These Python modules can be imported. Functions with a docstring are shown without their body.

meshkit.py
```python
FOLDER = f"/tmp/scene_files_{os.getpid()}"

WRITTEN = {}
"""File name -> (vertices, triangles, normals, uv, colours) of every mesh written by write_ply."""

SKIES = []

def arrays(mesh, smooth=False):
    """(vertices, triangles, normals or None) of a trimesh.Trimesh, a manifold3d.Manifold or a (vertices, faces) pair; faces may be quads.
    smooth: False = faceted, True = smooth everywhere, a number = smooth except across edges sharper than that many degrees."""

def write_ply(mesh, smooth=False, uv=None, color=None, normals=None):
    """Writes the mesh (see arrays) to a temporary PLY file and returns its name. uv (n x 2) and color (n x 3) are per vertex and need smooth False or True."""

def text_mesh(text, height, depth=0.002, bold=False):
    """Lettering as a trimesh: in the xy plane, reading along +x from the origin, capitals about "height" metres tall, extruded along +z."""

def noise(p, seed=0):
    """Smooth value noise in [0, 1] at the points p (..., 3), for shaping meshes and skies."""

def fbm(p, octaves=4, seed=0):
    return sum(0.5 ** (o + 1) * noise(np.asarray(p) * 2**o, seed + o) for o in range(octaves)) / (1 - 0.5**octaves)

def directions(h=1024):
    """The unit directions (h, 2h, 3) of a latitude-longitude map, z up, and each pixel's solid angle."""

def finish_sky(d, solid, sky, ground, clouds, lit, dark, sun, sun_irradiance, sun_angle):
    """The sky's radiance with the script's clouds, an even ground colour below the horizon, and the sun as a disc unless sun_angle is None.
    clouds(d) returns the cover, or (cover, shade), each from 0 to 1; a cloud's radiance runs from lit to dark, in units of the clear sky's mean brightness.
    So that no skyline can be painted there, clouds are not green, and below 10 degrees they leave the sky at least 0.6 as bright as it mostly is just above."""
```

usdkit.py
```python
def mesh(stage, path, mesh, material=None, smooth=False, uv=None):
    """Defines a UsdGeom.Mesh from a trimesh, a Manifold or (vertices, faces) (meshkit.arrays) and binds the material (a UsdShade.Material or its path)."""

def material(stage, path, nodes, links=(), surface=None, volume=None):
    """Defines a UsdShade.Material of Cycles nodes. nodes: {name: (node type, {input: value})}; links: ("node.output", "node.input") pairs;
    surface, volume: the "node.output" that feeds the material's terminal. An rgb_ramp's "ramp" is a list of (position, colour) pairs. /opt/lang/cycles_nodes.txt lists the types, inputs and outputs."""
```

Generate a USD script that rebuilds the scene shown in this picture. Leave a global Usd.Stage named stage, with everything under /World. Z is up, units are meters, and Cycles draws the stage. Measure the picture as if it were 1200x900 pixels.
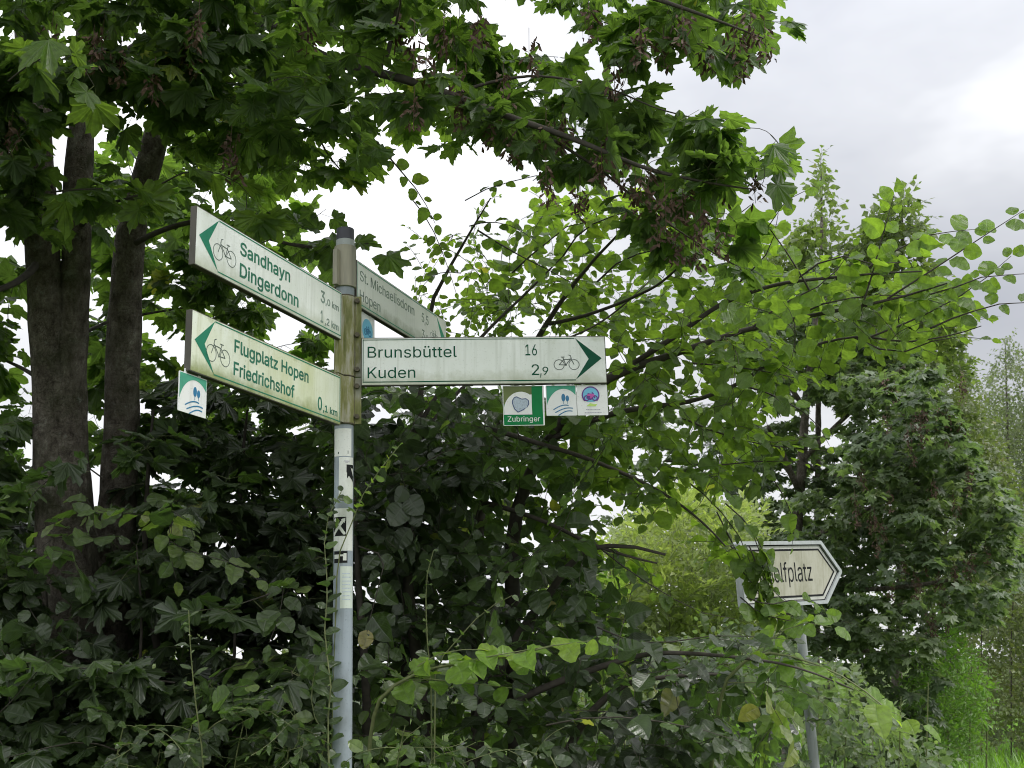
import math
import numpy as np, trimesh, usdkit, meshkit
from shapely.geometry import Polygon, LineString, Point, box as sbox
from shapely.ops import unary_union
from shapely import affinity
from pxr import Usd, UsdGeom, UsdLux, UsdShade, Gf, Sdf, Vt

stage = Usd.Stage.CreateInMemory()
UsdGeom.SetStageUpAxis(stage, 'Z')
UsdGeom.SetStageMetersPerUnit(stage, 1.0)
UsdGeom.Xform.Define(stage, '/World')
UsdGeom.Scope.Define(stage, '/World/Looks')

# ------------------------------------------------------------------ camera, sky, sun, exposure
F_PX, PITCH, EYE = 1320.0, math.radians(13.73), np.array([0, 0, 1.6])
cam = UsdGeom.Camera.Define(stage, '/World/camera')
cam.CreateHorizontalApertureAttr(36.0)
cam.CreateFocalLengthAttr(36.0 * F_PX / 1200)
cam.CreateClippingRangeAttr(Gf.Vec2f(0.05, 5000))
cam.AddTranslateOp().Set(Gf.Vec3d(*map(float, EYE)))
cam.AddRotateXOp().Set(90 + math.degrees(PITCH))
cam.CreateExposureAttr(0.82)
cam.CreateFStopAttr(10.0); cam.CreateFocusDistanceAttr(4.7)

SUN_AZ, SUN_EL = math.radians(112), math.radians(50)      # azimuth from +y towards +x
sund = np.array([math.sin(SUN_AZ) * math.cos(SUN_EL), math.cos(SUN_AZ) * math.cos(SUN_EL), math.sin(SUN_EL)])
BANK = np.array([0.36, 0.80, 0.48]); BANK = BANK / np.linalg.norm(BANK)      # a greyer bank of cloud, upper right
sky_mat = usdkit.material(stage, '/World/Looks/overcast_sky', {
    'tc': ('texture_coordinate', {}),
    'sky': ('sky_texture', {'sky_type': 'single_scattering', 'sun_disc': False, 'sun_elevation': SUN_EL, 'sun_rotation': math.atan2(sund[0], sund[1])}),
    'map': ('mapping', {'scale': (1.0, 1.0, 2.0), 'location': (1.55, 0.3, 0.1)}),
    'n': ('noise_texture', {'scale': 2.6, 'detail': 5.0, 'roughness': 0.52}),
    'dot': ('vector_math', {'math_type': 'dot_product', 'vector2': tuple(BANK)}),
    'near': ('map_range', {'range_type': 'smoothstep', 'from_min': 0.89, 'from_max': 0.985, 'to_min': 0.0, 'to_max': 0.30, 'clamp': True}),
    'sub': ('math', {'math_type': 'subtract'}),
    'ramp': ('rgb_ramp', {'ramp': [(0.0, (3.1, 3.2, 3.5)), (0.14, (3.5, 3.6, 3.9)), (0.30, (4.3, 4.38, 4.6)), (0.44, (6.1, 6.15, 6.3)), (0.58, (7.6, 7.65, 7.8)), (1.0, (8.6, 8.6, 8.7))]}),
    'mix': ('mix_color', {'fac': 0.94, 'use_clamp': False, 'use_clamp_result': False}),
    'sx': ('separate_xyz', {}),
    'zen': ('map_range', {'range_type': 'smoothstep', 'from_min': 0.12, 'from_max': 1.0, 'to_min': 0.80, 'to_max': 1.95, 'clamp': True}),   # an overcast sky is brightest overhead
    'sc': ('vector_math', {'math_type': 'scale'}),
    'bg': ('background_shader', {'strength': 0.1}),
}, [('tc.generated', 'sx.vector'), ('sx.z', 'zen.value'), ('mix.result', 'sc.vector1'), ('zen.result', 'sc.scale'), ('tc.generated', 'map.vector'), ('map.vector', 'n.vector'), ('tc.generated', 'dot.vector1'), ('dot.value', 'near.value'), ('n.fac', 'sub.value1'), ('near.result', 'sub.value2'), ('sub.value', 'ramp.fac'),
    ('sky.color', 'mix.a'), ('ramp.color', 'mix.b'), ('sc.vector', 'bg.color')], surface='bg.background')
dome = UsdLux.DomeLight.Define(stage, '/World/sky')
UsdShade.MaterialBindingAPI.Apply(dome.GetPrim()).Bind(sky_mat)
dome.GetPrim().SetCustomDataByKey('kind', 'structure')
sun = UsdLux.DistantLight.Define(stage, '/World/sun')
sun.CreateNormalizeAttr(True); sun.CreateIntensityAttr(0.40); sun.CreateAngleAttr(18.0); sun.CreateColorAttr(Gf.Vec3f(1.0, 0.97, 0.92))
sun.AddRotateZOp().Set(math.degrees(math.atan2(sund[0], -sund[1])))
sun.AddRotateXOp().Set(90 - math.degrees(SUN_EL))

# ------------------------------------------------------------------ small helpers
CP, SP = math.cos(PITCH), math.sin(PITCH)
UP = np.array([0, 0, 1.0])


def P(px, py, d):
    """The point of the place that stands d metres ahead of the photographer in the direction of a picture point (1200 x 900)."""
    a, b = (np.asarray(px, float) - 600) / F_PX * d, (450 - np.asarray(py, float)) / F_PX * d
    d = np.asarray(d, float)
    return np.stack(np.broadcast_arrays(a, d * CP - b * SP, d * SP + b * CP + 1.6), -1)


def proj(p):
    p = np.asarray(p, float) - EYE
    d = p[..., 1] * CP + p[..., 2] * SP
    u = -p[..., 1] * SP + p[..., 2] * CP
    d = np.where(np.abs(d) < 1e-6, 1e-6, d)
    return 600 + F_PX * p[..., 0] / d, 450 - F_PX * u / d, d


def unit(v):
    v = np.asarray(v, float)
    return v / np.maximum(np.linalg.norm(v, axis=-1, keepdims=True), 1e-9)


taken = {}


def numbered(path):
    k = taken.get(path, -1) + 1
    taken[path] = k
    return path if k == 0 else f'{path}_{k:03d}'


def say(prim, **kw):
    for k, v in kw.items():
        if v:
            prim.SetCustomDataByKey(k, v)


def thing(name, label, cat, group=None, kind=None):
    x = UsdGeom.Xform.Define(stage, numbered('/World/' + name))
    say(x.GetPrim(), label=label, category=cat, group=group, kind=kind)
    return str(x.GetPath())


blockers = []   # geometry other than leaves, for finding which leaves show


def obj(parent, name, mesh, mat, smooth=False, label=None, kind=None, leafdata=None, block=True):
    path = numbered(parent + '/' + name)
    m = usdkit.mesh(stage, path, mesh, mat, smooth=smooth)
    if leafdata is not None:
        UsdGeom.PrimvarsAPI(m).CreatePrimvar('leaf', Sdf.ValueTypeNames.Float3Array, 'vertex').Set(Vt.Vec3fArray.FromNumpy(np.asarray(leafdata, np.float32)))
    say(m.GetPrim(), label=label, kind=kind)
    if block and leafdata is None:
        v, f, _ = meshkit.arrays(mesh)
        blockers.append((v, f))
    return path


def box(c, s):
    b = trimesh.creation.box(s); b.apply_translation(c); return b


def cat(ms):
    return trimesh.util.concatenate(ms)


def frame_mesh(mesh, O, ex, ey, ez):
    m = mesh.copy() if hasattr(mesh, 'copy') else mesh
    M = np.eye(4); M[:3, 0], M[:3, 1], M[:3, 2], M[:3, 3] = ex, ey, ez, O
    m.apply_transform(M)
    return m


def extr(g, depth=0.0006, z=0.0):
    gs = [x for x in getattr(g, 'geoms', [g]) if x.area > 1e-9]
    m = cat([trimesh.creation.extrude_polygon(x, depth, engine='earcut') for x in gs])
    m.apply_translation([0, 0, z])
    return m


def tubes(paths, radii, sides=5):
    """paths (N,K,3), radii (N,K): N tubes of K rings as one (v, f)."""
    p = np.asarray(paths, float); N, K = p.shape[:2]
    if N == 0:
        return np.zeros((0, 3)), np.zeros((0, 3), int)
    t = unit(np.gradient(p, axis=1))
    ref = np.where(np.abs(t[:, :1, 2:]) < 0.8, [[[0, 0, 1.0]]], [[[1.0, 0.2, 0]]])
    a = unit(np.cross(t, np.broadcast_to(ref, t.shape))); b = np.cross(t, a)
    g = np.arange(sides) * 2 * np.pi / sides
    v = p[:, :, None] + np.asarray(radii)[:, :, None, None] * (np.cos(g)[None, None, :, None] * a[:, :, None] + np.sin(g)[None, None, :, None] * b[:, :, None])
    i, j = np.meshgrid(np.arange(K - 1), np.arange(sides), indexing='ij')
    q = np.stack([i * sides + j, i * sides + (j + 1) % sides, (i + 1) * sides + (j + 1) % sides, (i + 1) * sides + j], -1).reshape(-1, 4)
    q = np.vstack([q[:, [0, 1, 2]], q[:, [0, 2, 3]]])
    cap = np.array([[(K - 1) * sides, (K - 1) * sides + k, (K - 1) * sides + k + 1] for k in range(1, sides - 1)] + [[0, k + 1, k] for k in range(1, sides - 1)])
    q = np.vstack([q, cap])
    f = (q[None] + (np.arange(N) * K * sides)[:, None, None]).reshape(-1, 3)
    return v.reshape(-1, 3), f


def join(parts):
    vs, fs, n = [], [], 0
    for v, f in parts:
        if len(v):
            vs.append(v); fs.append(f + n); n += len(v)
    return (np.vstack(vs), np.vstack(fs)) if vs else (np.zeros((0, 3)), np.zeros((0, 3), int))


def resample(p, k):
    p = np.asarray(p, float)
    s = np.r_[0, np.cumsum(np.linalg.norm(np.diff(p[:, :3], axis=0), axis=1))]
    x = np.linspace(0, s[-1], k)
    # smooth (Catmull-Rom like) through cubic interpolation
    from scipy.interpolate import CubicSpline, PchipInterpolator
    return np.stack([PchipInterpolator(s, p[:, c])(x) if len(p) > 2 else np.interp(x, s, p[:, c]) for c in range(p.shape[1])], 1)


# ------------------------------------------------------------------ materials
def mat(name, nodes, links, surface='p.BSDF'):
    return usdkit.material(stage, '/World/Looks/' + name, nodes, links, surface=surface)


def plain(name, col, rough=0.5, metal=0.0, var=0.12, scale=14.0, bump=0.0, spec=0.5, bscale=90.0):
    c = np.array(col, float)
    nodes = {'g': ('geometry', {}), 'n': ('noise_texture', {'scale': scale, 'detail': 5.0, 'roughness': 0.62}),
             'r': ('rgb_ramp', {'ramp': [(0.25, tuple(c * (1 - 2 * var))), (0.5, tuple(c)), (0.78, tuple(np.minimum(c * (1 + 1.4 * var), 0.95)))]}),
             'p': ('principled_bsdf', {'roughness': rough, 'metallic': metal, 'specular_ior_level': spec})}
    links = [('g.position', 'n.vector'), ('n.fac', 'r.fac'), ('r.color', 'p.base_color')]
    if bump:
        nodes['bn'] = ('noise_texture', {'scale': bscale, 'detail': 4.0}); nodes['b'] = ('bump', {'strength': bump, 'distance': 0.01})
        links += [('g.position', 'bn.vector'), ('bn.fac', 'b.height'), ('b.normal', 'p.normal')]
    return mat(name, nodes, links)


def leaf_mat(name, ramp, back, trans, k=0.42, rough=0.42, veins=True, spec=0.45):
    """Colour by the leaf's own tone, paler underside, light through the blade, midrib and side veins from the leaf's coordinates."""
    nodes = {
        'a': ('attribute', {'attribute': 'leaf'}), 's': ('separate_xyz', {}), 'g': ('geometry', {}),
        'r': ('rgb_ramp', {'ramp': ramp}),
        'n': ('noise_texture', {'scale': 38.0, 'detail': 3.0, 'roughness': 0.6}),
        'nr': ('map_range', {'from_min': 0.3, 'from_max': 0.72, 'to_min': 0.68, 'to_max': 1.2}),
        'm1': ('mix_color', {'blend_type': 'multiply', 'fac': 1.0, 'use_clamp': False}),
        'bk': ('mix_color', {}), 'backc': ('mix_color', {'blend_type': 'mix', 'fac': 0.55, 'b': back}),
        'p': ('principled_bsdf', {'roughness': rough, 'specular_ior_level': spec}),
        'tc': ('mix_color', {'blend_type': 'multiply', 'fac': 1.0, 'b': trans, 'use_clamp': False}), 'tcb': ('mix_color', {'blend_type': 'multiply', 'fac': 1.0, 'use_clamp': False}),
        't': ('translucent_bsdf', {}), 'mix': ('mix_closure', {'fac': k}),
    }
    links = [('a.vector', 's.vector'), ('s.z', 'r.fac'), ('g.position', 'n.vector'), ('n.fac', 'nr.value'), ('r.color', 'm1.a'), ('nr.result', 'm1.b'),
             ('m1.result', 'backc.a'), ('m1.result', 'bk.a'), ('backc.result', 'bk.b'), ('g.backfacing', 'bk.fac'),
             ('r.color', 'tc.a'), ('tc.result', 'tcb.a'), ('nr.result', 'tcb.b'), ('tcb.result', 't.color'),
             ('p.BSDF', 'mix.closure1'), ('t.BSDF', 'mix.closure2')]
    if veins:
        nodes.update({'au': ('math', {'math_type': 'absolute'}),
                      'mid': ('map_range', {'from_min': 0.02, 'from_max': 0.09, 'to_min': 1.0, 'to_max': 0.0, 'clamp': True}),
                      'w1': ('math', {'math_type': 'multiply_add', 'value2': -0.55}), 'w2': ('math', {'math_type': 'multiply', 'value2': 7.5}), 'w3': ('math', {'math_type': 'fraction'}),
                      'w4': ('math', {'math_type': 'subtract', 'value2': 0.5}), 'w5': ('math', {'math_type': 'absolute'}),
                      'sv': ('map_range', {'from_min': 0.0, 'from_max': 0.13, 'to_min': 0.7, 'to_max': 0.0, 'clamp': True}),
                      'vm': ('math', {'math_type': 'maximum'}), 'vc': ('mix_color', {'b': tuple(np.minimum(np.array(back) * 1.25, 1))}), 'vf': ('math', {'math_type': 'multiply', 'value2': 0.45}),
                      'bu': ('bump', {'strength': 0.35, 'distance': 0.004, 'invert': True})})
        links += [('s.x', 'au.value1'), ('au.value', 'mid.value'), ('au.value', 'w1.value1'), ('s.y', 'w1.value3'), ('w1.value', 'w2.value1'), ('w2.value', 'w3.value1'), ('w3.value', 'w4.value1'),
                  ('w4.value', 'w5.value1'), ('w5.value', 'sv.value'), ('mid.result', 'vm.value1'), ('sv.result', 'vm.value2'), ('vm.value', 'vf.value1'), ('vf.value', 'vc.fac'),
                  ('bk.result', 'vc.a'), ('vc.result', 'p.base_color'), ('vm.value', 'bu.height'), ('bu.normal', 'p.normal')]
    else:
        links += [('bk.result', 'p.base_color')]
    return mat(name, nodes, links, surface='mix.closure')


GREEN = [(0.0, (0.028, 0.050, 0.014)), (0.4, (0.048, 0.086, 0.020)), (0.7, (0.075, 0.128, 0.024)), (0.88, (0.13, 0.18, 0.03)), (0.93, (0.20, 0.20, 0.035)), (0.97, (0.27, 0.18, 0.05)), (1.0, (0.15, 0.08, 0.035))]
FRESH = [(0.0, (0.05, 0.085, 0.018)), (0.5, (0.085, 0.15, 0.024)), (0.85, (0.135, 0.235, 0.03)), (0.92, (0.17, 0.25, 0.032)), (0.96, (0.28, 0.26, 0.05)), (1.0, (0.28, 0.17, 0.05))]
BACKG = [(0.0, (0.055, 0.09, 0.045)), (0.5, (0.10, 0.145, 0.066)), (0.9, (0.15, 0.20, 0.075)), (0.96, (0.16, 0.17, 0.05)), (1.0, (0.12, 0.065, 0.04))]
BRIGHT = [(0.0, (0.12, 0.165, 0.055)), (0.5, (0.22, 0.27, 0.105)), (0.9, (0.31, 0.345, 0.15)), (1.0, (0.35, 0.33, 0.17))]
PALE = [(0.0, (0.07, 0.10, 0.05)), (0.5, (0.12, 0.15, 0.08)), (1.0, (0.20, 0.22, 0.12))]
OLIVE = [(0.0, (0.06, 0.085, 0.03)), (0.5, (0.11, 0.145, 0.05)), (0.9, (0.17, 0.18, 0.07)), (1.0, (0.2, 0.15, 0.06))]
FARG = [(0.0, (0.045, 0.07, 0.026)), (0.5, (0.095, 0.135, 0.042)), (0.9, (0.15, 0.19, 0.06)), (1.0, (0.2, 0.19, 0.07))]
M_MAPLE = leaf_mat('sycamore_leaf', GREEN, (0.11, 0.145, 0.09), (4.0, 4.0, 2.0), k=0.47)
M_HAZEL = leaf_mat('hazel_leaf', FRESH, (0.12, 0.17, 0.08), (2.8, 2.65, 1.4), k=0.5)
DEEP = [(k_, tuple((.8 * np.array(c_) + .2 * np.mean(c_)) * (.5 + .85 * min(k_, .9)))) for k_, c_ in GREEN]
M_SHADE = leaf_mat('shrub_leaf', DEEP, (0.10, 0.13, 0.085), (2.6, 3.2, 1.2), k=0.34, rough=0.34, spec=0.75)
BACKG = [(k_, tuple(.8 * np.array(c_) + .2 * np.mean(c_))) for k_, c_ in BACKG]
M_BACKG = leaf_mat('far_sycamore_leaf', BACKG, (0.10, 0.14, 0.08), (2.4, 2.8, 1.2), k=0.35, veins=False, rough=0.45)
M_BRIGHT = leaf_mat('bright_leaf', BRIGHT, (0.16, 0.2, 0.08), (2.0, 2.2, 0.9), k=0.4, veins=False)
M_PALE = leaf_mat('pale_leaf', PALE, (0.14, 0.17, 0.1), (1.8, 2.0, 1.1), k=0.4, veins=False)
M_OLIVE = leaf_mat('olive_leaf', OLIVE, (0.13, 0.14, 0.07), (1.8, 2.0, 1.0), k=0.35, veins=False)
M_FARG = leaf_mat('far_green_leaf', FARG, (0.13, 0.16, 0.08), (2.2, 2.4, 1.2), k=0.42, veins=False, spec=0.3)
M_TWIG = plain('twig_bark', (0.05, 0.042, 0.034), 0.8, var=0.25, scale=40)
M_STALK = plain('green_stalk', (0.13, 0.15, 0.06), 0.6, var=0.2, scale=30)
M_SEED = plain('dry_seed_wing', (0.085, 0.047, 0.032), 0.7, var=0.4, scale=60)
M_BARK = mat('sycamore_bark', {
    'g': ('geometry', {}), 'mp': ('mapping', {'scale': (1.0, 1.0, 0.6)}), 'n': ('noise_texture', {'scale': 19.0, 'detail': 9.0, 'roughness': 0.75}),
    'r': ('rgb_ramp', {'ramp': [(0.32, (0.055, 0.046, 0.038)), (0.45, (0.16, 0.137, 0.115)), (0.57, (0.25, 0.222, 0.19)), (0.66, (0.38, 0.36, 0.31))]}),
    'n2': ('noise_texture', {'scale': 5.0, 'detail': 6.0, 'roughness': 0.65}), 'mr': ('map_range', {'from_min': 0.50, 'from_max': 0.66, 'to_min': 0.0, 'to_max': 0.7, 'clamp': True}),
    'mx': ('mix_color', {'b': (0.055, 0.065, 0.028)}), 'n4': ('noise_texture', {'scale': 11.0, 'detail': 6.0, 'roughness': 0.7}), 'mr4': ('map_range', {'from_min': 0.6, 'from_max': 0.68, 'to_min': 0.0, 'to_max': 0.75, 'clamp': True}), 'mx4': ('mix_color', {'b': (0.30, 0.31, 0.27)}),
    'mp2': ('mapping', {'scale': (1.3, 1.3, 3.2)}), 'wp': ('noise_texture', {'scale': 9.0, 'detail': 3.0}), 'wm': ('mix_vector', {'fac': 0.45}), 'v': ('voronoi_texture', {'feature': 'distance_to_edge', 'scale': 26.0}),
    'vr': ('map_range', {'from_min': 0.0, 'from_max': 0.09, 'to_min': 0.25, 'to_max': 1.0, 'clamp': True}), 'mul': ('mix_color', {'blend_type': 'multiply', 'fac': 0.32}),
    'hs': ('math', {'math_type': 'multiply_add', 'value2': 2.2}), 'b': ('bump', {'strength': 0.9, 'distance': 0.03}), 'p': ('principled_bsdf', {'roughness': 0.92, 'specular_ior_level': 0.15})},
    [('g.position', 'mp.vector'), ('mp.vector', 'n.vector'), ('n.fac', 'r.fac'), ('g.position', 'n2.vector'), ('n2.fac', 'mr.value'), ('mr.result', 'mx.fac'), ('r.color', 'mx.a'),
     ('g.position', 'n4.vector'), ('n4.fac', 'mr4.value'), ('mr4.result', 'mx4.fac'), ('mx.result', 'mx4.a'), ('g.position', 'mp2.vector'), ('g.position', 'wp.vector'), ('mp2.vector', 'wm.a'), ('wp.color', 'wm.b'), ('wm.result', 'v.vector'),
     ('v.distance', 'vr.value'), ('mx4.result', 'mul.a'), ('vr.result', 'mul.b'), ('mul.result', 'p.base_color'), ('n.fac', 'hs.value1'), ('vr.result', 'hs.value3'), ('hs.value', 'b.height'), ('b.normal', 'p.normal')])


def dirty(name, col, dirt, amount, rough=0.35, scale=5.0, edge=None):
    """Painted sheet with grime and algae in drifts, speckles and runs."""
    nodes = {'g': ('geometry', {}), 'mp': ('mapping', {'scale': (1.0, 1.0, 0.5)}), 'n': ('noise_texture', {'scale': scale, 'detail': 6.0, 'roughness': 0.65}),
             'mr': ('map_range', {'from_min': 0.42, 'from_max': 0.75, 'to_min': 0.04, 'to_max': amount, 'clamp': True}),
             'n2': ('noise_texture', {'scale': 160.0, 'detail': 2.0}), 'm2': ('map_range', {'from_min': 0.62, 'from_max': 0.75, 'to_min': 0.0, 'to_max': 0.35, 'clamp': True}),
             'mp3': ('mapping', {'scale': (55.0, 55.0, 2.2)}), 'n3': ('noise_texture', {'scale': 1.0, 'detail': 4.0}), 'm3': ('map_range', {'from_min': 0.54, 'from_max': 0.74, 'to_min': 0.0, 'to_max': 0.42, 'clamp': True}),
             'mx3': ('mix_color', {'b': tuple(np.array(dirt) * 0.8)}),
             'mx': ('mix_color', {'a': col, 'b': dirt}), 'mx2': ('mix_color', {'b': tuple(np.array(dirt) * 0.6)}),
             'p': ('principled_bsdf', {'roughness': rough, 'specular_ior_level': 0.4})}
    links = [('g.position', 'mp.vector'), ('mp.vector', 'n.vector'), ('n.fac', 'mr.value'), ('mr.result', 'mx.fac'), ('g.position', 'n2.vector'), ('n2.fac', 'm2.value'), ('m2.result', 'mx2.fac'),
             ('mx.result', 'mx3.a'), ('g.position', 'mp3.vector'), ('mp3.vector', 'n3.vector'), ('n3.fac', 'm3.value'), ('m3.result', 'mx3.fac'), ('mx3.result', 'mx2.a'), ('mx2.result', 'p.base_color')]
    if edge:      # algae creeping up from the lower edge and in from the upper one, by the sheet's own coordinates
        nodes.update({'ea': ('attribute', {'attribute': 'leaf'}), 'es': ('separate_xyz', {}), 'en': ('noise_texture', {'scale': 14.0, 'detail': 5.0, 'roughness': 0.7}), 'e1': ('math', {'math_type': 'multiply_add', 'value2': -0.55}),
                      'e2': ('map_range', {'from_min': -0.26, 'from_max': 0.03, 'to_min': 0.85, 'to_max': 0.0, 'clamp': True}), 'e3': ('math', {'math_type': 'multiply_add', 'value2': 0.5}),
                      'e4': ('map_range', {'from_min': 1.17, 'from_max': 1.30, 'to_min': 0.0, 'to_max': 0.6, 'clamp': True}), 'e5': ('math', {'math_type': 'maximum'}), 'em': ('mix_color', {'b': edge})})
        links[-1:] = [('mx2.result', 'em.a'), ('em.result', 'p.base_color'), ('ea.vector', 'es.vector'), ('g.position', 'en.vector'), ('en.fac', 'e1.value1'), ('es.y', 'e1.value3'), ('e1.value', 'e2.value'),
                      ('en.fac', 'e3.value1'), ('es.y', 'e3.value3'), ('e3.value', 'e4.value'), ('e2.result', 'e5.value1'), ('e4.result', 'e5.value2'), ('e5.value', 'em.fac')]
    return mat(name, nodes, links)


M_WHITE = dirty('sign_white', (0.82, 0.85, 0.835), (0.56, 0.60, 0.52), 0.5, edge=(0.44, 0.47, 0.36))
M_WHITE_G = dirty('sign_white_algae', (0.79, 0.83, 0.74), (0.52, 0.56, 0.31), 0.95, scale=3.2, edge=(0.20, 0.24, 0.06))
M_WHITE_F = dirty('sign_white_weathered', (0.86, 0.87, 0.86), (0.72, 0.74, 0.70), 0.4, edge=(0.32, 0.35, 0.26))
M_PLATEW = dirty('plate_white', (0.78, 0.79, 0.80), (0.6, 0.6, 0.56), 0.4)
M_EDGE = dirty('sign_edge_metal', (0.085, 0.078, 0.066), (0.035, 0.033, 0.024), 0.95, rough=0.6, scale=9)
M_GWHITE = dirty('golf_sign_white', (0.50, 0.51, 0.48), (0.30, 0.31, 0.26), 0.7)
M_CREAM = dirty('golf_sign_cream', (0.40, 0.395, 0.325), (0.20, 0.20, 0.12), 0.95, scale=7)
M_GREY = dirty('galvanised_grey', (0.40, 0.43, 0.44), (0.22, 0.24, 0.22), 0.6, rough=0.42, scale=11)
M_POST = dirty('post_grey_paint', (0.29, 0.335, 0.38), (0.14, 0.16, 0.165), 0.85, rough=0.38, scale=8)
M_POSTG = dirty('golf_post_grey', (0.27, 0.29, 0.30), (0.15, 0.17, 0.15), 0.6, rough=0.45, scale=8)
M_CLAMP = mat('clamp_metal_algae', {
    'g': ('geometry', {}), 'mp': ('mapping', {'scale': (3.0, 3.0, 0.7)}), 'n': ('noise_texture', {'scale': 9.0, 'detail': 6.0, 'roughness': 0.65}),
    'r': ('rgb_ramp', {'ramp': [(0.28, (0.40, 0.40, 0.35)), (0.44, (0.33, 0.32, 0.24)), (0.53, (0.22, 0.22, 0.085)), (0.66, (0.12, 0.135, 0.03))]}),
    'p': ('principled_bsdf', {'roughness': 0.55, 'specular_ior_level': 0.4})}, [('g.position', 'mp.vector'), ('mp.vector', 'n.vector'), ('n.fac', 'r.fac'), ('r.color', 'p.base_color')])
M_SLEEVE = mat('sleeve_metal', {
    'g': ('geometry', {}), 'mp': ('mapping', {'scale': (3.0, 3.0, 0.35)}), 'n': ('noise_texture', {'scale': 10.0, 'detail': 6.0, 'roughness': 0.65}),
    'r': ('rgb_ramp', {'ramp': [(0.3, (0.17, 0.17, 0.145)), (0.5, (0.28, 0.265, 0.21)), (0.72, (0.36, 0.34, 0.26))]}),
    'p': ('principled_bsdf', {'roughness': 0.5, 'metallic': 0.2})}, [('g.position', 'mp.vector'), ('mp.vector', 'n.vector'), ('n.fac', 'r.fac'), ('r.color', 'p.base_color')])
M_CAP = plain('cap_dark', (0.055, 0.055, 0.075), 0.45)
M_BOLT = plain('bolt_rust', (0.09, 0.075, 0.045), 0.6, var=0.4, scale=80)
M_DGREEN = plain('print_dark_green', (0.012, 0.085, 0.05), 0.65, spec=0.12, var=0.08)
M_GREEN = plain('print_green', (0.03, 0.20, 0.125), 0.65, spec=0.12, var=0.12)
M_TEXTG = plain('print_green_faded', (0.045, 0.17, 0.115), 0.65, spec=0.12, var=0.18)
M_FADED = plain('print_faded_grey_green', (0.17, 0.235, 0.205), 0.5, var=0.25)
M_BLACK = plain('print_black', (0.016, 0.017, 0.018), 0.65, spec=0.12)
M_DOT = plain('print_dark_grey', (0.05, 0.07, 0.065), 0.65, spec=0.12)
M_BIKE = plain('print_bicycle_grey', (0.10, 0.13, 0.12), 0.65, spec=0.12)
M_ZGREEN = plain('plate_green', (0.012, 0.19, 0.062), 0.65, spec=0.12, var=0.08)
M_OLIVEP = plain('plate_olive', (0.10, 0.13, 0.03), 0.5, var=0.2)
M_TEAL = plain('plate_teal', (0.075, 0.32, 0.22), 0.65, spec=0.12)
M_BLUE = plain('emblem_blue', (0.02, 0.17, 0.34), 0.4)
M_HEARTF = plain('emblem_pale_blue', (0.40, 0.47, 0.56), 0.45, var=0.2, scale=200)
M_HEARTL = plain('emblem_navy', (0.04, 0.07, 0.18), 0.4)
M_CYAN = plain('emblem_sky_blue', (0.16, 0.50, 0.72), 0.4)
M_PURPLE = plain('emblem_purple', (0.12, 0.03, 0.25), 0.4)
M_PINK = plain('emblem_magenta', (0.48, 0.08, 0.36), 0.4)
M_LIME = plain('emblem_lime', (0.45, 0.65, 0.15), 0.4)
M_PRINTG = plain('fine_print_grey', (0.35, 0.34, 0.42), 0.5)
M_STICK = dirty('sticker_white', (0.70, 0.72, 0.69), (0.46, 0.47, 0.42), 0.6, scale=18)
M_STICK2 = dirty('sticker_pale_green', (0.58, 0.64, 0.58), (0.44, 0.48, 0.42), 0.5, scale=18)
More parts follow.
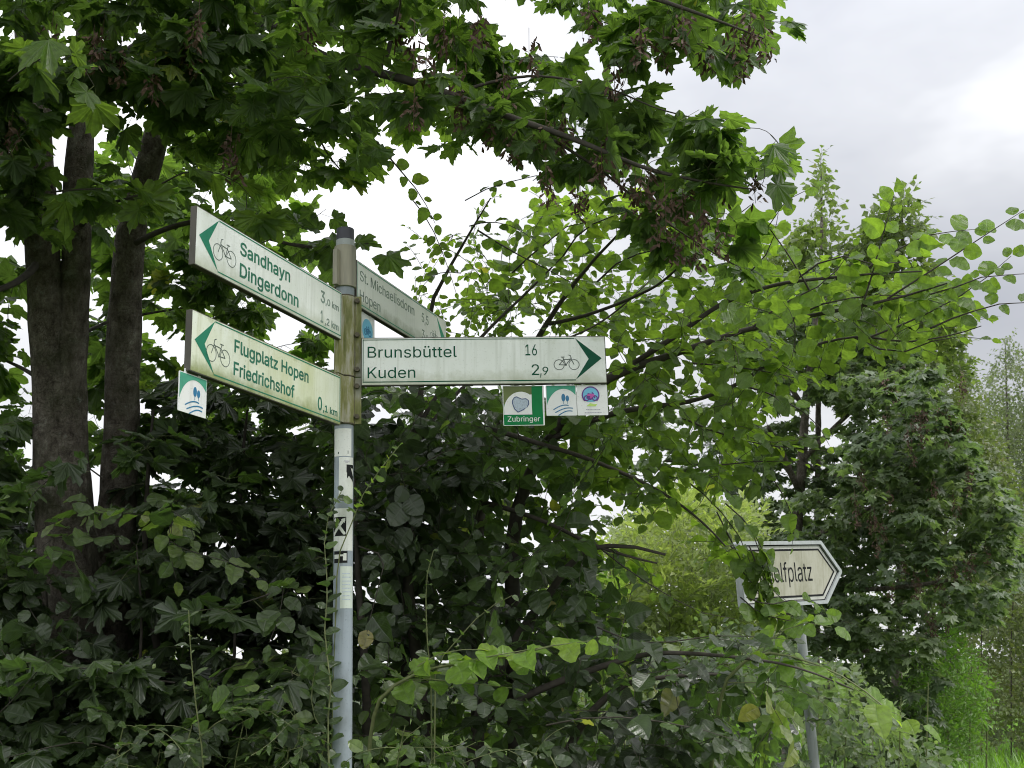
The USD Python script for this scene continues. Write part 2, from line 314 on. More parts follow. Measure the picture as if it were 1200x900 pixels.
M_GROUND = mat('ground_soil_grass', {
    'g': ('geometry', {}), 'n': ('noise_texture', {'scale': 0.9, 'detail': 8.0, 'roughness': 0.7}),
    'r': ('rgb_ramp', {'ramp': [(0.3, (0.03, 0.03, 0.018)), (0.48, (0.05, 0.075, 0.02)), (0.7, (0.08, 0.13, 0.03))]}),
    'n2': ('noise_texture', {'scale': 30.0, 'detail': 4.0}), 'b': ('bump', {'strength': 0.7, 'distance': 0.05}), 'p': ('principled_bsdf', {'roughness': 0.95, 'specular_ior_level': 0.1})},
    [('g.position', 'n.vector'), ('n.fac', 'r.fac'), ('r.color', 'p.base_color'), ('g.position', 'n2.vector'), ('n2.fac', 'b.height'), ('b.normal', 'p.normal')])
M_GRASS = leaf_mat('grass_blade', [(0.0, (0.07, 0.145, 0.022)), (0.5, (0.125, 0.25, 0.035)), (1.0, (0.19, 0.33, 0.06))], (0.12, 0.18, 0.07), (2, 2.1, 1.0), k=0.4, veins=False)

# ------------------------------------------------------------------ ground
gx = np.r_[-400, -150, -60, np.linspace(-30, 30, 41), 60, 150, 400]; gy = np.r_[-400, -100, -30, np.linspace(-10, 50, 41), 90, 200, 500]
X, Y = np.meshgrid(gx, gy, indexing='ij')
near = np.exp(-((X / 40) ** 2 + ((Y - 20) / 45) ** 2))
Z = (meshkit.fbm(np.stack([X * 0.25, Y * 0.25, 0 * X], -1), 3, 4) - 0.5) * 0.35 * near
nx, ny = X.shape
i, j = np.meshgrid(np.arange(nx - 1), np.arange(ny - 1), indexing='ij')
q = np.stack([i * ny + j, (i + 1) * ny + j, (i + 1) * ny + j + 1, i * ny + j + 1], -1).reshape(-1, 4)
gm = usdkit.mesh(stage, '/World/ground', (np.stack([X, Y, Z], -1).reshape(-1, 3), q), M_GROUND, smooth=True)
say(gm.GetPrim(), kind='structure', label='soil and rough grass under the hedge and in the field behind')

# ------------------------------------------------------------------ signpost
P0 = np.array([-0.677, 4.435, 2.6]); PN = unit(np.array([-0.0274, -0.0106, 1.0])); PR = 0.038
PX = unit(np.array([1.0, 0, 0]) - PN * PN[0]); PY = np.cross(PN, PX)            # PX to the right, PY away


def ring(s0, s1, r0, r1=None, n=36, inner=None):
    r1 = r0 if r1 is None else r1
    m = trimesh.creation.revolve([(0, s0), (r0 * 0.96, s0), (r0, s0 + 0.002), (r1, s1 - 0.002), (r1 * 0.96, s1), (0, s1)], sections=n)
    return frame_mesh(m, P0, PX, PY, PN)


post = thing('signpost', 'grey signpost carrying bicycle direction arms, topped by a dark cap', 'signpost')
obj(post, 'pole', ring(-2.62, 0.676, PR), M_POST, smooth=40)
obj(post, 'cap', ring(0.697, 0.748, 0.0365), M_CAP, smooth=40, label='dark cap on top of the pole')
obj(post, 'collar', ring(0.668, 0.697, 0.0385), M_GREY, smooth=40)
obj(post, 'sleeve', ring(0.489, 0.668, 0.0455), M_SLEEVE, smooth=40, label='brownish metal sleeve below the cap')
obj(post, 'clamp_ring', ring(0.452, 0.489, 0.0385), M_POST, smooth=40)

DL, DB, DR = math.radians(-109.2), math.radians(3.95), math.radians(71.3)


def arm_axes(yaw):
    d = np.array([math.cos(yaw), math.sin(yaw), 0]); d = unit(d - PN * (d @ PN)); nr = np.cross(PN, d)
    return d, (nr if nr[1] < 0 else -nr)


def rotbox(yaw, a0, a1, b0, b1, s0, s1):
    d, nr = arm_axes(yaw); ex = d; ey = np.cross(PN, d)
    sgn = 1 if ey @ nr > 0 else -1
    m = box(((a0 + a1) / 2, sgn * (b0 + b1) / 2, (s0 + s1) / 2), (a1 - a0, b1 - b0, s1 - s0))
    return frame_mesh(m, P0, ex, ey, PN)


for s0, s1, k in ((-0.083, 0.107, 0), (0.112, 0.452, 1)):
    parts = [ring(s0, s1, 0.0425)]
    parts.append(rotbox(DB, 0.03, 0.068, -0.006, 0.006, s0, s1))
    parts.append(rotbox(DL, 0.03, 0.085, 0.002, 0.018, max(s0, -0.1), s1 if k == 0 else s1 - 0.01))
    obj(post, 'clamp', cat(parts), M_CLAMP, smooth=30, label='greenish clamp holding the arms to the pole')
obj(post, 'clamp', cat([rotbox(DR, 0.03, 0.075, -0.004, 0.014, 0.50, 0.655), rotbox(DL, 0.03, 0.07, -0.02, 0.0, 0.49, 0.64)]), M_SLEEVE, label='metal flange of the rear arm')


for s0 in (-0.088, 0.1085, 0.447):
    obj(post, 'clamp_band', ring(s0, s0 + 0.006, 0.0437), M_BOLT, smooth=40)
obj(post, 'clamp_band', cat([rotbox(DB, 0.0405, 0.0435, -0.0085, 0.0085, -0.08, 0.105), rotbox(DB, 0.0405, 0.0435, -0.0085, 0.0085, 0.116, 0.44)]), M_BOLT)


def bolt(s, yaw, a, out=0.006):
    d, nr = arm_axes(yaw)
    m = trimesh.creation.cylinder(radius=0.0105, height=0.026, sections=6)
    return frame_mesh(m, P0 + PN * s + d * a + nr * out, d, PN, nr)


for s in (-0.055, 0.07, 0.14, 0.285, 0.43):
    obj(post, 'bolt', bolt(s, DB, 0.052, 0.012), M_BOLT)


class Face:
    """The front of a sign: x along the writing, y up, metres from the sign's centre."""
    def __init__(self, centre, ex, ey, ez):
        self.O, self.ex, self.ey, self.ez = centre, ex, ey, ez

    def put(self, part, name, g, mt, z=0.0008, depth=0.0005, **kw):
        if isinstance(g, list):
            return [self.put(part, name, q_, mt, z, depth, **kw) for q_ in g]
        m = g if hasattr(g, 'vertices') else extr(g, depth)
        m = m.copy(); m.apply_translation([0, 0, z])
        return obj(part, name, frame_mesh(m, self.O, self.ex, self.ey, self.ez), mt, **kw)


def text2d(s, x0, x1, y, h, bold=False, w=None):
    """Lettering with its baseline at y, capitals h tall, squeezed to run from x0 to x1."""
    m = meshkit.text_mesh(s, h, 0.0005, bold)
    b = m.bounds
    sx = (x1 - x0) / (b[1, 0] - b[0, 0])
    m.apply_translation([-b[0, 0], 0, 0]); m.apply_scale([sx, 1, 1]); m.apply_translation([x0, y, 0])
    return m


def bike(cx, cy, w, lw=0.0028, flip=False):
    r = w * 0.21
    a, b = (-w / 2 + r, 0), (w / 2 - r, 0)
    L = lambda *p: LineString(p).buffer(lw / 2, cap_style=2)
    seat, bb, head = (-w * 0.14, w * 0.30), (-w * 0.03, -0.01 * w), (w * 0.2, w * 0.27)
    g = [Point(*c).buffer(r, 24).difference(Point(*c).buffer(r - lw * 0.85, 24)) for c in (a, b)]
    g += [L(a, bb), L(a, (-w * 0.11, w * 0.2)), L(bb, seat), L(bb, head), L((-w * 0.11, w * 0.2), (w * 0.19, w * 0.22)), L(b, (w * 0.19, w * 0.22), (w * 0.165, w * 0.36)),
          L((w * 0.165, w * 0.36), (w * 0.09, w * 0.385)), L((-w * 0.21, w * 0.305), (-w * 0.07, w * 0.305)), Point(*bb).buffer(lw * 1.3)]
    g = unary_union(g)
    if flip:
        g = affinity.scale(g, -1, 1, origin=(0, 0))
    return affinity.translate(g, cx, cy - r * 0.4)


def arm(yaw, s, off, nf, arrow_end, face_mat, label, L=1.0, H=0.2, T=0.022):
    """A sign arm bolted to the post; arrow_end: 'tip' is always away from the post."""
    d, nr = arm_axes(yaw)
    c = P0 + PN * s + d * (off + L / 2) + nr * nf
    ex = d if np.cross(d, PN) @ nr > 0 else -d                      # writing runs left to right for who looks at the front
    F = Face(c, ex, PN, nr)
    body = extr(sbox(-L / 2, -H / 2, L / 2, H / 2).buffer(-0.003).buffer(0.003), T, -T)
    pth = obj(post, 'direction_sign', frame_mesh(body, c, ex, PN, nr), M_EDGE, label=label)
    fm = extr(sbox(-L / 2 + 0.003, -H / 2 + 0.003, L / 2 - 0.003, H / 2 - 0.003), 0.0005)
    F.put(pth, 'face', fm, face_mat, z=0.0002, leafdata=np.c_[fm.vertices[:, 0] / L, fm.vertices[:, 1] / H + .5, 0 * fm.vertices[:, 0]])
    return pth, F


def furniture(pth, F, side, mt, ytop=0.045, t=0.004, bmt=None, L=1.0, H=0.2):
    """Arrow head at the free end (side -1 left, 1 right) and the border lines."""
    X = lambda u: (0.5 - u) * side
    arrow = Polygon([(X(0.126), 0.092), (X(0.018), 0.005), (X(0.128), -0.084), (X(0.072), 0.003)])
    F.put(pth, 'arrow', arrow, mt, z=0.0010)
    x0, x1 = sorted((X(0.128), X(0.992)))
    F.put(pth, 'border', unary_union([sbox(x0, 0.089, x1, 0.089 + t), sbox(x0, -0.0875, x1, -0.0835)] + ([sbox(-side * 0.492 - 0.0015, -0.0875, -side * 0.492 + 0.0015, 0.093)] if bmt is None else [])), bmt or mt, z=0.0010)


def V(v):
    return 0.1 - 0.2 * v


# front right arm
p, F = arm(DB, 0.1683, 0.0692, 0.03, 'tip', M_WHITE, 'arm pointing right that reads Brunsbüttel 16 and Kuden 2,9')
furniture(p, F, 1, M_DGREEN, t=0.003)
F.put(p, 'lettering', ([text2d('Brunsbüttel', -0.474, -0.113, V(0.42), 0.046), text2d('Kuden', -0.474, -0.282, V(0.845), 0.045),
                           text2d('16', 0.168, 0.216, V(0.40), 0.046), text2d('2', 0.192, 0.222, V(0.815), 0.045), text2d(',', 0.2255, 0.2315, V(0.815), 0.045), text2d('9', 0.236, 0.26, V(0.815), 0.034)]), M_DGREEN, z=0.001)
F.put(p, 'bicycle_symbol', bike(0.336, -0.012, 0.106), M_DOT, z=0.001)
bru_path, bruF = p, F
# left arms
p, F = arm(DL, 0.3437, 0.0867, 0.03, 'tip', M_WHITE, 'upper left arm that reads Sandhayn 3,0 km and Dingerdonn 1,2 km')
furniture(p, F, -1, M_GREEN)
F.put(p, 'lettering', ([text2d('Sandhayn', -0.243, 0.092, V(0.41), 0.045, True), text2d('Dingerdonn', -0.242, 0.156, V(0.805), 0.047, True)]), M_TEXTG, z=0.001)
F.put(p, 'distance_lettering', ([text2d('3', 0.326, 0.36, V(0.445), 0.046, True), text2d(',0 km', 0.366, 0.474, V(0.445), 0.026, True),
                                    text2d('1', 0.327, 0.347, V(0.853), 0.047, True), text2d(',2 km', 0.361, 0.474, V(0.853), 0.027, True)]), M_FADED, z=0.001)
F.put(p, 'bicycle_symbol', bike(-0.334, -0.006, 0.136, flip=True), M_BIKE, z=0.001)
p, F = arm(DL, -0.0062, 0.0895, 0.03, 'tip', M_WHITE_G, 'lower left arm that reads Flugplatz Hopen and Friedrichshof 0,1 km, yellowed with algae')
furniture(p, F, -1, M_GREEN)
F.put(p, 'lettering', ([text2d('Flugplatz Hopen', -0.258, 0.242, V(0.41), 0.043, True), text2d('Friedrichshof', -0.259, 0.14, V(0.80), 0.044, True)]), M_TEXTG, z=0.001)
F.put(p, 'distance_lettering', ([text2d('0', 0.315, 0.348, V(0.845), 0.049, True), text2d(',1 km', 0.356, 0.472, V(0.845), 0.026, True)]), M_TEXTG, z=0.001)
F.put(p, 'bicycle_symbol', bike(-0.35, -0.006, 0.136, flip=True), M_BIKE, z=0.001)
flu_path, fluF = p, F
# rear arm, seen past the post
p, F = arm(DR, 0.525, 0.045, 0.03, 'tip', M_WHITE_F, 'rear arm behind the post that reads St. Michaelisdonn and Hopen, weathered')
furniture(p, F, 1, M_TEAL)
F.put(p, 'lettering', ([text2d('St. Michaelisdonn', -0.47, 0.10, V(0.40), 0.044), text2d('Hopen', -0.47, -0.27, V(0.83), 0.044),
                           text2d('5,5', 0.19, 0.27, V(0.42), 0.044), text2d('3', 0.19, 0.222, V(0.83), 0.044), text2d(',0', 0.23, 0.262, V(0.83), 0.03)]), M_FADED, z=0.001)
F.put(p, 'bicycle_symbol', bike(0.34, -0.02, 0.106), M_FADED, z=0.001)
rearF = F


def plate(F, x0, x1, y1, y0, label, mt=None, z=-0.012):
    """A small sheet hung under an arm; returns (path, Face with origin at the sheet's lower left, width, height)."""
    w, h = x1 - x0, y1 - y0
    c = F.O + F.ex * x0 + F.ey * y0 + F.ez * z
    G = Face(c, F.ex, F.ey, F.ez)
    strap = [box((w * k, h + 0.004, -0.004), (0.012, 0.02, 0.003)) for k in (0.25, 0.75)]
    pth = obj(post, 'route_plate', frame_mesh(cat([extr(sbox(0, 0, w, h).buffer(-0.004).buffer(0.004), 0.003, -0.003)] + strap), c, F.ex, F.ey, F.ez), mt or M_PLATEW, label=label)
    return pth, G, w, h


def tree_waves(pth, G, w, h):
    base = sbox(0.003, 0.003, w - 0.003, h - 0.003)
    hill = affinity.scale(Point(w * 0.58, h * 0.02).buffer(1, 32), w * 0.60, h * 0.86).intersection(base)
    hill = unary_union([hill, sbox(w * 0.05, 0.003, w - 0.003, h * 0.12)]).intersection(base)
    G.put(pth, 'green_field', base.difference(hill), M_TEAL, z=0.0003)
    e = lambda x, y, a, b: affinity.scale(Point(w * x, h * y).buffer(1, 16), w * a, h * b)
    G.put(pth, 'tree_emblem', unary_union([e(0.57, 0.59, 0.065, 0.125), e(0.70, 0.56, 0.055, 0.10), sbox(w * 0.563, h * 0.38, w * 0.578, h * 0.5), sbox(w * 0.694, h * 0.38, w * 0.708, h * 0.48)]), M_BLUE, z=0.0003)
    lines = []
    for k, (a, b) in enumerate(((0.24, 0.72), (0.30, 0.86), (0.40, 0.84))):
        y = 0.30 - 0.095 * k
        pts = [(w * (a + (b - a) * t), h * (y - 0.10 + 0.16 * math.sin(t * 1.9) - 0.02 * t)) for t in np.linspace(0, 1, 12)]
        lines.append(LineString(pts).buffer(h * 0.016))
    G.put(pth, 'wave_emblem', unary_union(lines), M_BLUE, z=0.0003)


# under the right arm: feeder-route plate, trees-and-waves plate, bicycle-club plate
pth, G, w, h = plate(bruF, 0.071, 0.240, -0.104, -0.270, 'green route plate reading Zubringer with a heart emblem', M_PLATEW)
G.put(pth, 'green_field', sbox(0.003, 0.003, w - 0.007, h - 0.003), M_ZGREEN, z=0.0003)
wx, wy = 0.118, 0.127
white = unary_union([affinity.scale(Point(0.073, 0.055).buffer(1, 32), 0.071, 0.085), sbox(0.003, 0.045, 0.03, 0.06)]).intersection(sbox(0.004, 0.045, wx, h - 0.012))
white = unary_union([white, sbox(0.004, 0.045, wx, 0.075), sbox(0.08, 0.045, wx, 0.128)])
G.put(pth, 'olive_field', sbox(0.003, 0.09, wx, h - 0.003), M_OLIVEP, z=0.0009)
G.put(pth, 'white_field', white, M_PLATEW, z=0.0015)
heart = Polygon([(0.060, 0.053), (0.045, 0.068), (0.037, 0.092), (0.038, 0.106), (0.046, 0.117), (0.056, 0.121), (0.066, 0.116), (0.078, 0.111), (0.094, 0.113), (0.106, 0.104), (0.107, 0.088), (0.098, 0.073), (0.082, 0.063)]).buffer(-0.006).buffer(0.006)
G.put(pth, 'heart', heart, M_HEARTF, z=0.0021)
G.put(pth, 'heart_outline', heart.difference(heart.buffer(-0.0035)).difference(sbox(0.09, 0.06, 0.098, 0.078)), M_HEARTL, z=0.0027)
G.put(pth, 'lettering', text2d('Zubringer', 0.018, 0.150, 0.017, 0.021), M_PLATEW, z=0.0009)
pth, G, w, h = plate(bruF, 0.2475, 0.3725, -0.104, -0.231, 'route plate with two blue trees over waves, under the right arm')
tree_waves(pth, G, w, h)
pth, G, w, h = plate(bruF, 0.3745, 0.5005, -0.104, -0.231, 'pale route plate with a round emblem of two bicycles')
disc = Point(w * 0.45, h * 0.66).buffer(w * 0.29, 32)
cut = sbox(0, 0, w, h * 0.47)
G.put(pth, 'emblem_disc', disc.buffer(-0.005).difference(sbox(0, 0, w, h * 0.44)), M_CYAN, z=0.0003)
G.put(pth, 'emblem_ring', disc.difference(disc.buffer(-0.005)).difference(cut), M_PURPLE, z=0.0009)
G.put(pth, 'bicycle_emblem', bike(w * 0.45, h * 0.60, w * 0.46, lw=0.0055), M_PURPLE, z=0.0015)
G.put(pth, 'bicycle_emblem_accent', unary_union([LineString([(w * 0.36, h * 0.66), (w * 0.54, h * 0.66), (w * 0.45, h * 0.58)]).buffer(0.004), Point(w * 0.45, h * 0.665).buffer(0.006)]), M_PINK, z=0.0022)
G.put(pth, 'green_stroke', Polygon([(w * 0.30, h * 0.30), (w * 0.42, h * 0.40), (w * 0.55, h * 0.36), (w * 0.66, h * 0.37), (w * 0.60, h * 0.29)]), M_LIME, z=0.0003)
rr = np.random.default_rng(5)
bars = []
for yy, xx0, xx1 in ((0.185, 0.28, 0.74), (0.085, 0.24, 0.78)):
    x = xx0
    while x < xx1:
        l = rr.uniform(0.02, 0.05); bars.append(sbox(w * x, h * (yy - 0.012), w * min(x + l, xx1), h * (yy + 0.012))); x += l + 0.015
G.put(pth, 'fine_print', unary_union(bars), M_PRINTG, z=0.0003)
# under the lower left arm
pth, G, w, h = plate(fluF, -0.535, -0.388, -0.106, -0.232, 'route plate with two blue trees over waves, under the lower left arm')
tree_waves(pth, G, w, h)
# under the rear arm
pth, G, w, h = plate(rearF, -0.44, -0.30, -0.104, -0.25, 'pale route plate with a round blue emblem, under the rear arm')
dsk = Point(w * 0.5, h * 0.52).buffer(w * 0.36, 24)
G.put(pth, 'emblem_disc', dsk, M_CYAN, z=0.0003)
G.put(pth, 'bicycle_emblem', bike(w * 0.5, h * 0.5, w * 0.5, lw=0.006), M_BLUE, z=0.0009)


def on_pole(part, name, g, mt, s, lift, a0=0.0, step=0.0022, **kw):
    """A flat shape (x round the pole in metres from the side facing the photographer, y up from s) laid on the pole."""
    x0, y0, x1, y1 = g.bounds
    xs, ys = np.linspace(x0, x1, max(2, int((x1 - x0) / step) + 1)), np.linspace(y0, y1, max(2, int((y1 - y0) / step) + 1))
    from shapely import contains_xy
    cx, cy = (xs[:-1] + xs[1:]) / 2, (ys[:-1] + ys[1:]) / 2
    A, B = np.meshgrid(np.arange(len(cx)), np.arange(len(cy)), indexing='ij')
    ok = contains_xy(g, cx[A], cy[B])
    A, B = A[ok], B[ok]
    ny_ = len(ys)
    GX, GY = np.meshgrid(xs, ys, indexing='ij')
    an = GX / PR + a0
    r = PR + lift
    v = P0 + PX * (np.sin(an) * r)[..., None] - PY * (np.cos(an) * r)[..., None] + PN * (GY + s)[..., None]
    q = np.stack([A * ny_ + B, (A + 1) * ny_ + B, (A + 1) * ny_ + B + 1, A * ny_ + B + 1], -1)
    used, inv = np.unique(q, return_inverse=True)
    return obj(part, name, (v.reshape(-1, 3)[used], inv.reshape(q.shape)), mt, smooth=True, **kw)


R = PR * 1.15
k = on_pole(post, 'sticker', sbox(-R, -0.112, R * 0.86, 0), M_STICK, -0.106, 0.0006, step=0.006, label='large blank white sticker under the clamp')
on_pole(k, 'mark', unary_union([sbox(-0.019, -0.103, -0.015, -0.094), sbox(0.02, -0.103, 0.023, -0.09)]), M_DOT, -0.106, 0.0012)
k = on_pole(post, 'sticker', sbox(-0.014, -0.165, 0.052, 0), M_STICK, -0.222, 0.0006, step=0.006, label='white sticker with a black arrow half')
on_pole(k, 'black_arrow', Polygon([(0.016, -0.03), (0.05, -0.03), (0.05, -0.045), (0.034, -0.042), (0.05, -0.075), (0.05, -0.1), (0.027, -0.075), (0.018, -0.085)]), M_BLACK, -0.222, 0.0012)
on_pole(k, 'mark', unary_union([sbox(0.006, -0.018, 0.03, -0.015), sbox(0.01, -0.022, 0.022, -0.02)]), M_PRINTG, -0.222, 0.0012)
k = on_pole(post, 'sticker', sbox(-R, -0.165, 0.05, 0), M_STICK, -0.425, 0.0006, step=0.006, label='white sticker with a white cross on a black square')
on_pole(k, 'black_square', sbox(-0.04, -0.108, 0.016, -0.034), M_BLACK, -0.425, 0.0012)
cross = unary_union([LineString([(-0.036, -0.102), (0.006, -0.046)]).buffer(0.0055), LineString([(-0.03, -0.044), (0.008, -0.098)]).buffer(0.0055), Polygon([(0.013, -0.038), (-0.003, -0.043), (0.010, -0.058)])])
on_pole(k, 'white_cross', cross, M_STICK, -0.425, 0.0018, step=0.0015)
k = on_pole(post, 'sticker', sbox(-0.036, -0.045, 0.022, 0), M_BLACK, -0.592, 0.0009, step=0.005, label='small black sticker with a white bar')
on_pole(k, 'white_bar', unary_union([sbox(-0.034, -0.03, -0.012, -0.012), sbox(-0.012, -0.02, 0.01, -0.013), Polygon([(0.004, -0.036), (0.018, -0.036), (0.018, -0.008), (0.006, -0.008)])]), M_STICK, -0.592, 0.0015)
k = on_pole(post, 'sticker', sbox(-0.006, -0.16, 0.052, 0), M_STICK2, -0.650, 0.0006, step=0.006, label='pale sticker with faint lines of print')
on_pole(k, 'mark', unary_union([sbox(0.002, -0.03 - 0.014 * q_, 0.002 + 0.036 + 0.004 * ((q_ * 7) % 3 - 1), -0.027 - 0.014 * q_) for q_ in range(8)]), M_HEARTF, -0.650, 0.0012, step=0.0015)

# ------------------------------------------------------------------ the arrow sign to the golf course
gyaw, groll = 0.636, 0.0668
gd = np.array([math.cos(gyaw) * math.cos(groll), math.sin(gyaw) * math.cos(groll), math.sin(groll)])
gn = np.array([math.sin(gyaw), -math.cos(gyaw), 0.0]); gu = np.cross(gn, gd)
GC = np.array([1.4465, 7.2139, 2.118])
golf = thing('arrow_sign', 'cream arrow sign reading Golfplatz on a leaning grey post, half hidden by twigs', 'sign')
GL, GH, GT = 0.8145, 0.42, 0.1945
outer = Polygon([(0, GH / 2), (GL, GH / 2), (GL + GT, 0), (GL, -GH / 2), (0, -GH / 2)]).buffer(-0.02).buffer(0.02)
GF = Face(GC, gd, gu, gn)
rim = outer.difference(outer.buffer(-0.024, join_style=2))
GF.put(golf, 'panel', extr(outer.buffer(-0.004), 0.03, -0.03), M_GWHITE, z=0.0)
GF.put(golf, 'rim', extr(rim, 0.06, -0.045), M_GREY, z=0.0, label='raised grey metal rim around the sign')
inn = outer.buffer(-0.052, join_style=2)
GF.put(golf, 'cream_field', inn, M_CREAM, z=0.0004)
GF.put(golf, 'border', inn.difference(inn.buffer(-0.013, join_style=2)), M_BLACK, z=0.0010)
GF.put(golf, 'border', outer.buffer(-0.0235, join_style=2).difference(outer.buffer(-0.031, join_style=2)), M_BLACK, z=0.0006)
GF.put(golf, 'lettering', text2d('Golfplatz', 0.235, 0.70, -0.055, 0.125), M_BLACK, z=0.0010)
tilt = unit(np.array([-0.045, 0.0, 1.0]))
gp_top = GC + gd * 0.60 - gn * 0.062 + gu * 0.12
gp_bot = gp_top - tilt * (gp_top[2] + 0.3) / tilt[2]
vv, ff = tubes([np.linspace(gp_bot, gp_top, 8)], [np.full(8, 0.032)], 20)
obj(golf, 'post', (vv, ff), M_POSTG, smooth=40)
for q_ in (-0.10, 0.06):
    bb = cat([box((0.60, q_, -0.047), (0.16, 0.03, 0.03)), box((0.60, q_, -0.075), (0.10, 0.03, 0.05))])
    obj(golf, 'bracket', frame_mesh(bb, GC, gd, gu, gn), M_GREY)

# ------------------------------------------------------------------ leaves: shapes
def fan(pts, z, uv):
    n = len(pts)
    v = np.vstack([[[0, 0.0, 0.0]], np.c_[pts, z]])
    f = np.array([[0, 1 + k, 1 + (k + 1) % n] for k in range(n)])
    return v, f[:, ::-1] if np.cross(v[f[0, 1]] - v[0], v[f[0, 2]] - v[0])[2] < 0 else f, np.vstack([[[0, 0]], uv])


def maple_shape(rng, teeth=True):
    half = [(6, .88), (12, .80), (15, .78), (19, .66), (23, .58), (30, .66), (36, .80), (41, .80), (48, .92), (55, .80), (60, .76), (66, .62), (72, .54), (82, .58), (91, .62), (101, .66), (113, .50), (132, .38), (156, .26)]
    if not teeth:
        half = [(13, .72), (22, .56), (48, .92), (70, .54), (98, .64), (135, .34)]
    pol = [(0, 1.0)] + half + [(180, .07)] + [(360 - a, r) for a, r in half[::-1]]
    a = np.radians([p[0] + rng.normal(0, 1.5) for p in pol]); r = np.array([p[1] * rng.uniform(.93, 1.06) for p in pol])
    pts = np.stack([np.sin(a) * r, np.cos(a) * r], 1)
    droop, cup, tw = rng.uniform(-.05, .60), rng.uniform(-.2, .38), rng.normal(0, .18)
    z = -droop * (r ** 2) + cup * np.abs(pts[:, 0]) + tw * pts[:, 0] * pts[:, 1] + rng.normal(0, .035, len(r)) - 0.05 * (r < .62)
    # lateral coordinate for the veins: the angle away from the nearest lobe's midrib
    deg = np.degrees(a); deg = np.where(deg > 180, deg - 360, deg)
    lob = np.array([0, 49, -49, 101, -101])
    off = deg - lob[np.argmin(np.abs(deg[:, None] - lob[None]), 1)]
    return fan(pts, z, np.stack([off / 26.0, r], 1))


def oval_shape(rng, wide=.42, rows=6, tip=.75, fold=None, droop=None):
    t = np.linspace(0, 1, rows)
    w = wide * np.sin(np.pi * t ** tip) ** 0.7
    w[0] = 0; w[-1] = 0
    fold = rng.uniform(.05, .4) if fold is None else fold
    droop = rng.uniform(.05, .45) if droop is None else droop
    bend = rng.normal(0, .08)
    v, uv = [], []
    for k in range(rows):
        x0 = bend * math.sin(math.pi * t[k])
        zz = -droop * t[k] ** 2
        if k in (0, rows - 1):
            v.append((x0, t[k], zz)); uv.append((0, t[k])); continue
        for s in (-1, 0, 1):
            v.append((x0 + s * w[k] * rng.uniform(.95, 1.04), t[k] + (0.02 if s else 0), zz + abs(s) * fold * w[k] + (rng.normal(0, .03) if s else 0))); uv.append((s, t[k]))
    f = [(0, 2, 1), (0, 3, 2)]
    for k in range(1, rows - 2):
        a, b = 1 + 3 * (k - 1), 1 + 3 * k
        f += [(a, a + 1, b + 1), (a, b + 1, b), (a + 1, a + 2, b + 2), (a + 1, b + 2, b + 1)]
    a = 1 + 3 * (rows - 3); e = a + 3
    f += [(a, a + 1, e), (a + 1, a + 2, e)]
    v, f, uv = np.array(v), np.array(f), np.array(uv, float)
    if np.cross(v[f[2, 1]] - v[f[2, 0]], v[f[2, 2]] - v[f[2, 0]])[2] < 0:
        f = f[:, ::-1]
    return v, f, uv


def small_shape(rng, wide=.36):
    z = rng.uniform(-.1, .2)
    v = np.array([(0, 0, 0), (-wide, .45, z), (0, .5, 0), (wide, .42, z), (0, 1, -.15)]); f = np.array([(0, 2, 1), (0, 3, 2), (1, 2, 4), (2, 3, 4)])
    return v, f[:, ::-1] if np.cross(v[f[0, 1]] - v[0], v[f[0, 2]] - v[0])[2] < 0 else f, np.array([(-0, 0), (-1, .5), (0, .5), (1, .5), (0, 1.0)])


rs = np.random.default_rng(11)
SHAPES = {
    'maple': [maple_shape(rs) for _ in range(14)], 'maple_far': [maple_shape(rs, False) for _ in range(5)],
    'hazel': [oval_shape(rs, rs.uniform(.38, .47), 10, rs.uniform(.68, .85), fold=rs.uniform(-.05, .45), droop=rs.uniform(-.1, .5)) for _ in range(12)], 'elm': [oval_shape(rs, .34, 8, .80, fold=rs.uniform(.1, .35)) for _ in range(6)],
    'round': [oval_shape(rs, rs.uniform(.38, .48), 10, rs.uniform(.66, .82), fold=rs.uniform(-.05, .4), droop=rs.uniform(-.1, .55)) for _ in range(12)],
    'lance': [oval_shape(rs, .15, 6, .75) for _ in range(4)], 'small': [small_shape(rs) for _ in range(4)], 'narrow': [small_shape(rs, .2) for _ in range(4)],
}


